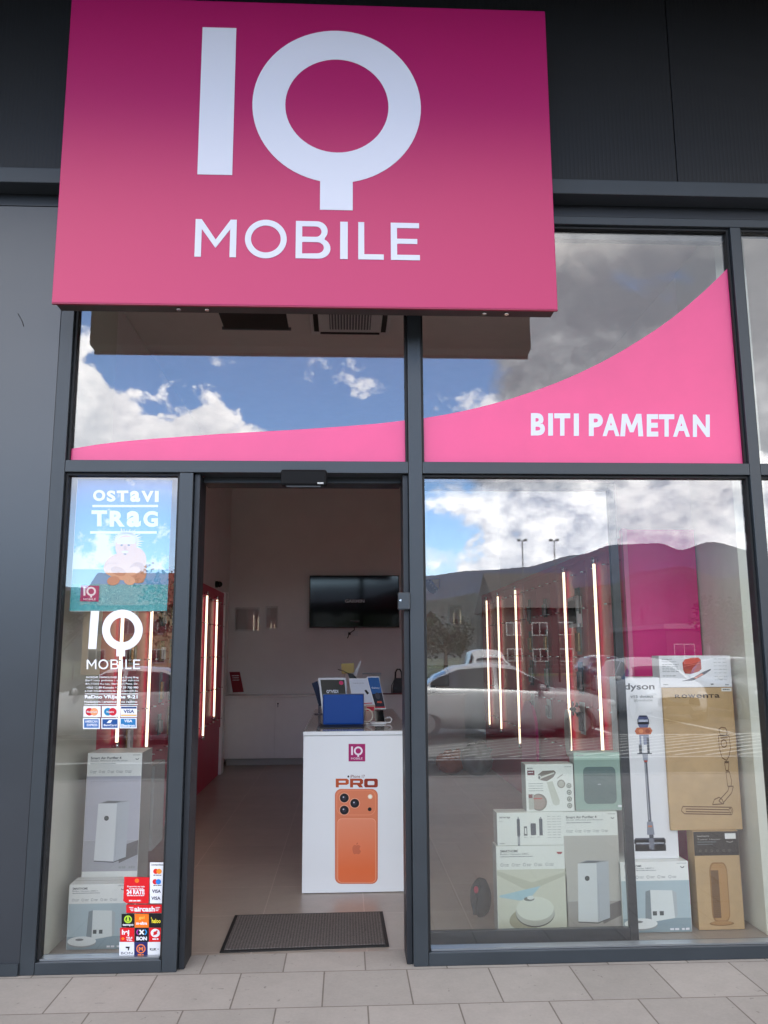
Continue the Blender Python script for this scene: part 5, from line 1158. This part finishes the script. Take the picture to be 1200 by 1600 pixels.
def make_car(T, L, paint):
    """returns list of (name, mesh, children) shaped from cross sections; front towards +x, on z=0"""
    NS = 56; st = [i/NS for i in range(NS+1)]
    def section(s):
        zl, zb, zr, hw = lerp_tab(T, s); cab = max(0., min(1., (zr-zb)/.30)); mid = zl+(zb-zl)*.55
        arch = 0
        for c in (.17, .82):
            d = abs(s-c)*L
            if d < .37: arch = max(arch, math.sqrt(.37**2-d*d)-0)
        zl2 = max(zl, arch+.03 if arch else zl)
        ring = [(hw*.55, zl), (hw*.96, zl2), (hw, max(mid*.8, zl2+.02)), (hw*1.0, max(mid, zl2+.04)), (hw*.985, zb-.06), (hw*.95, zb)]
        tw = hw*(.95-.23*cab)
        ring += [(hw*.95+(tw-hw*.95)*.92, zb+(zr-zb)*.86-.0), (tw*.88, zr-.025*cab), (tw*.5, zr+.012), (0, zr+.018)]
        return ring, cab
    secs = [section(s) for s in st]
    body, gl = MB(), MB(); nr = len(secs[0][0])
    for sgn in (1, -1):
        for i in range(NS):
            (r1, c1), (r2, c2) = secs[i], secs[i+1]
            for j in range(nr-1):
                q = [(st[i]*L-L/2, sgn*r1[j][0], r1[j][1]), (st[i+1]*L-L/2, sgn*r2[j][0], r2[j][1]), (st[i+1]*L-L/2, sgn*r2[j+1][0], r2[j+1][1]), (st[i]*L-L/2, sgn*r1[j+1][0], r1[j+1][1])]
                pillar = abs(st[i]-.47) < .012
                slope1 = lerp_tab(T, st[i])[2]; slope2 = lerp_tab(T, st[i+1])[2]; steep = abs(slope2-slope1)*NS > .75
                side_glass = j == 5 and c1 > .30 and c2 > .30 and not pillar
                screen = j >= 7 and steep and c1+c2 > .25 and c1+c2 < 1.98
                (gl if (side_glass or screen) else body).face(q, cg if (side_glass or screen) else paint, True)
    for b in (body, gl): bmesh.ops.remove_doubles(b.bm, verts=b.bm.verts[:], dist=.0005)
    und = MB(); und.box(-L*.47, L*.47, -.62, .62, .20, .40, blackp)
    return body, gl, und
def car(label, T, L, paint, loc, rz, group=None):
    t = thing('parked_car', label, 'car', loc, group); t.rotation_euler.z = rz
    body, gl, und = make_car(T, L, paint)
    body.build('body', t); gl.build('windows', t); und.build('underbody', t)
    for sx, nm in ((L*.482, 'headlight'), (-L*.485, 'tail_light')):
        for sy_ in (-.62, .62):
            b = MB(); b.sphere((sx*.985, sy_, .68 if nm == 'headlight' else .82), .11, mat('headlamp_glass', (.7, .72, .75), .1) if nm == 'headlight' else mat('tail_lamp', (.35, .01, .01), .2), 2, (.7, 1.3, .7)); b.build(nm, t)
    for sx in (-L*.33, L*.32):
        for sy_ in (-1, 1):
            b = MB(); b.cyl((sx, sy_*.68, .32), (sx, sy_*.885, .32), .32, tyre, 24); wl = b.build('wheel', t)
            b = MB(); b.cyl((sx, sy_*.8855, .32), (sx, sy_*.892, .32), .21, rim, 10); b.build('rim', wl)
    for sy_ in (-1, 1): b = MB(); b.sphere((L*.16, sy_*1.0, 1.0), .10, paint, 2, (.6, 1, .7)); b.build('mirror', t)
    return t
silver = mat('silver_car_paint', (.42, .43, .45), .38, .3, coat=.15); whitep = mat('white_car_paint', (.52, .52, .53), .38, coat=.15)
darkp = mat('dark_blue_car_paint', (.02, .03, .06), .25, .2, coat=.6); greyc = mat('grey_car_paint', (.14, .145, .15), .25, .5, coat=.6); redp = mat('red_car_paint', (.35, .02, .02), .3, coat=.6)
G = -.125
car('silver saloon car parked side on, mirrored in the right window', SEDAN, 4.75, silver, (3.15, -12.9, G), 0)
car('white hatchback facing the shop, mirrored at the right of the window', HATCH, 4.1, whitep, (8.1, -17.6, G), rad(90))
car('grey hatchback parked beyond the white one', HATCH, 4.2, greyc, (10.9, -17.8, G), rad(90))
car('tall white car parked in the far row of the car park', SUV, 4.5, whitep, (6.3, -32.5, G), rad(90))
car('dark blue estate parked in the far row', HATCH, 4.3, darkp, (11.6, -32.6, G), rad(90))
car('white saloon mirrored in the narrow left window', SEDAN, 4.6, mat('pearl_car_paint', (.45, .46, .47), .25, coat=.6), (-4.4, -12.6, G), rad(180))
car('red hatchback in the far row left of the shop', HATCH, 4.0, redp, (-6.2, -32.4, G), rad(90))

# ------------------------------------------------------------------ buildings, masts and trees across the car park
def block(label, x0, x1, y0, y1, h, wallm, nx, ns, roofm, gable=True):
    t = thing('far_building', label, 'building', ((x0+x1)/2, y0, G))
    b = MB(); b.box(x0, x1, y1, y0, G-.1, h, wallm); b.build('wall', t).matrix_parent_inverse = Matrix.Translation(t.location).inverted()
    b = MB()
    if gable:
        m_ = (y0+y1)/2; b.prism([(x0-.5, y0+.6, h), (x0-.5, m_, h+3.2), (x0-.5, y1-.6, h)], (x1-x0+1, 0, 0), roofm)
    else: b.box(x0-.2, x1+.2, y1-.2, y0+.2, h+.01, h+.5, roofm)
    local(t, b.build('roof', t))
    st_ = (h-.8)/ns
    for i in range(nx):
        for k in range(ns):
            cx = x0+(x1-x0)*(i+.5)/nx; z = G+.9+k*st_; w_ = (x1-x0)/nx*.30
            b = MB(); b.box(cx-w_, cx+w_, y0-.1, y0+.06, z, z+st_*.5, mat('white_window_frame', (.45, .45, .45), .5)); f = local(t, b.build('window', t))
            b = MB(); b.box(cx-w_+.08, cx-.04, y0+.061, y0+.08, z+.08, z+st_*.5-.08, cg); b.box(cx+.04, cx+w_-.08, y0+.061, y0+.08, z+.08, z+st_*.5-.08, cg); b.build('window_glass', f)
pl1 = mat('pale_render', (.42, .40, .36), .85, var=.05, vscale=.5); pl2 = mat('ochre_render', (.36, .27, .17), .85, var=.05, vscale=.5); rt = mat('roof_tile_red', (.22, .075, .045), .8, var=.2, vscale=1)
block('brown rendered two storey house beyond the car park', 12.2, 18.2, -60, -70, 5.0, mat('brown_render', (.06, .055, .055), .85, var=.05, vscale=.5), 3, 2, mat('brown_roof_tile', (.10, .09, .085), .8, var=.2, vscale=1))
block('ochre house beyond the car park', -22, -12, -66, -76, 5.6, pl2, 4, 2, rt)
block('long low dark hall at the far end of the car park', 30, 56, -72, -88, 3.6, mat('brown_render'), 8, 1, mat('grey_roofing', (.2, .2, .21), .7), False)
for i, (x, lb) in enumerate(((9.95, 'left of the pair of tall floodlight masts across the car park'), (11.75, 'right of the pair of tall floodlight masts across the car park'))):
    t = thing('floodlight_mast', lb, 'light mast', (x, -41, G))
    b = MB(); b.cyl((x, -41, G), (x, -41, 7.7), .065, mat('galvanised_steel', (.12, .125, .13), .5, .4), 8, .03); local(t, b.build('pole', t))
    b = MB(); b.box(x-.26, x+.26, -41.04, -40.96, 7.7, 7.74, grey_p); b.box(x-.26, x-.10, -41.15, -40.9, 7.745, 7.83, grey_p); b.box(x+.10, x+.26, -41.15, -40.9, 7.745, 7.83, grey_p); local(t, b.build('lamp_head', t))
leafm = [mat('leaf_dark', (.022, .042, .014), .6, var=.4, vscale=2), mat('leaf_light', (.060, .105, .030), .6, var=.4, vscale=2)]
barkm = mat('bark', (.10, .075, .055), .9, var=.3, vscale=6)
def tree(label, x, y, h, r, seed):
    rnd = random.Random(seed); t = thing('tree', label, 'tree', (x, y, G), 'trees along the far side of the car park')
    b = MB(); b.cyl((x, y, G), (x, y, G+h*.55), .16, barkm, 8, .08)
    for k in range(6):
        a_ = rnd.uniform(0, 6.28); z = G+h*rnd.uniform(.3, .5); b.cyl((x, y, z), (x+math.cos(a_)*r*.7, y+math.sin(a_)*r*.7, z+h*.28), .06, barkm, 6, .02)
    local(t, b.build('trunk', t))
    b = MB(); b.recalc = False; cl = [(Vector((x+rnd.gauss(0, r*.42), y+rnd.gauss(0, r*.42), G+h*rnd.uniform(.42, .92))), r*rnd.uniform(.25, .45)) for _ in range(16)]
    for c, rr_ in cl:
        for _ in range(130):
            d = Vector((rnd.gauss(0, 1), rnd.gauss(0, 1), rnd.gauss(0, 1))).normalized()*rr_*rnd.uniform(.5, 1.1); p = c+d
            u = Vector((rnd.gauss(0, 1), rnd.gauss(0, 1), rnd.gauss(0, .6))).normalized(); v = u.orthogonal().normalized(); s = rnd.uniform(.07, .14)
            b.face([p-u*s, p+v*s*.6, p+u*s, p-v*s*.6], leafm[rnd.random() < .4])
    local(t, b.build('crown', t))
TR = [(1.5, -44, 5.2, 2.2, 'first tree from the left window side across the car park'), (20.4, -40, 4.6, 2.0, 'round tree right of the floodlight masts'), (24.2, -39, 4.6, 2.0, 'small tree near the long dark hall'), (-9, -43, 6.5, 2.8, 'broad tree before the ochre house'), (-17, -46, 5.5, 2.4, 'outermost tree on the left of the car park'), (6.2, -47, 4.2, 1.8, 'low tree left of the floodlight masts')]
for i, (x, y, h, r, lb) in enumerate(TR): tree(lb, x, y, h, r, i+3)
t = thing('boundary_fence', 'long low mesh fence on the far edge of the car park', 'fence', (5, -50, G))
b = MB()
for k in range(-20, 26): b.cyl((k*2.5, -50, G), (k*2.5, -50, 1.2), .035, grey_p, 6)
b.build('post', t).matrix_parent_inverse = Matrix.Translation(t.location).inverted()
b = MB()
for z in (.1, .4, .7, 1.0, 1.15): b.box(-50, 62, -50.02, -49.98, z, z+.025, grey_p)
b.build('rail', t).matrix_parent_inverse = Matrix.Translation(t.location).inverted()
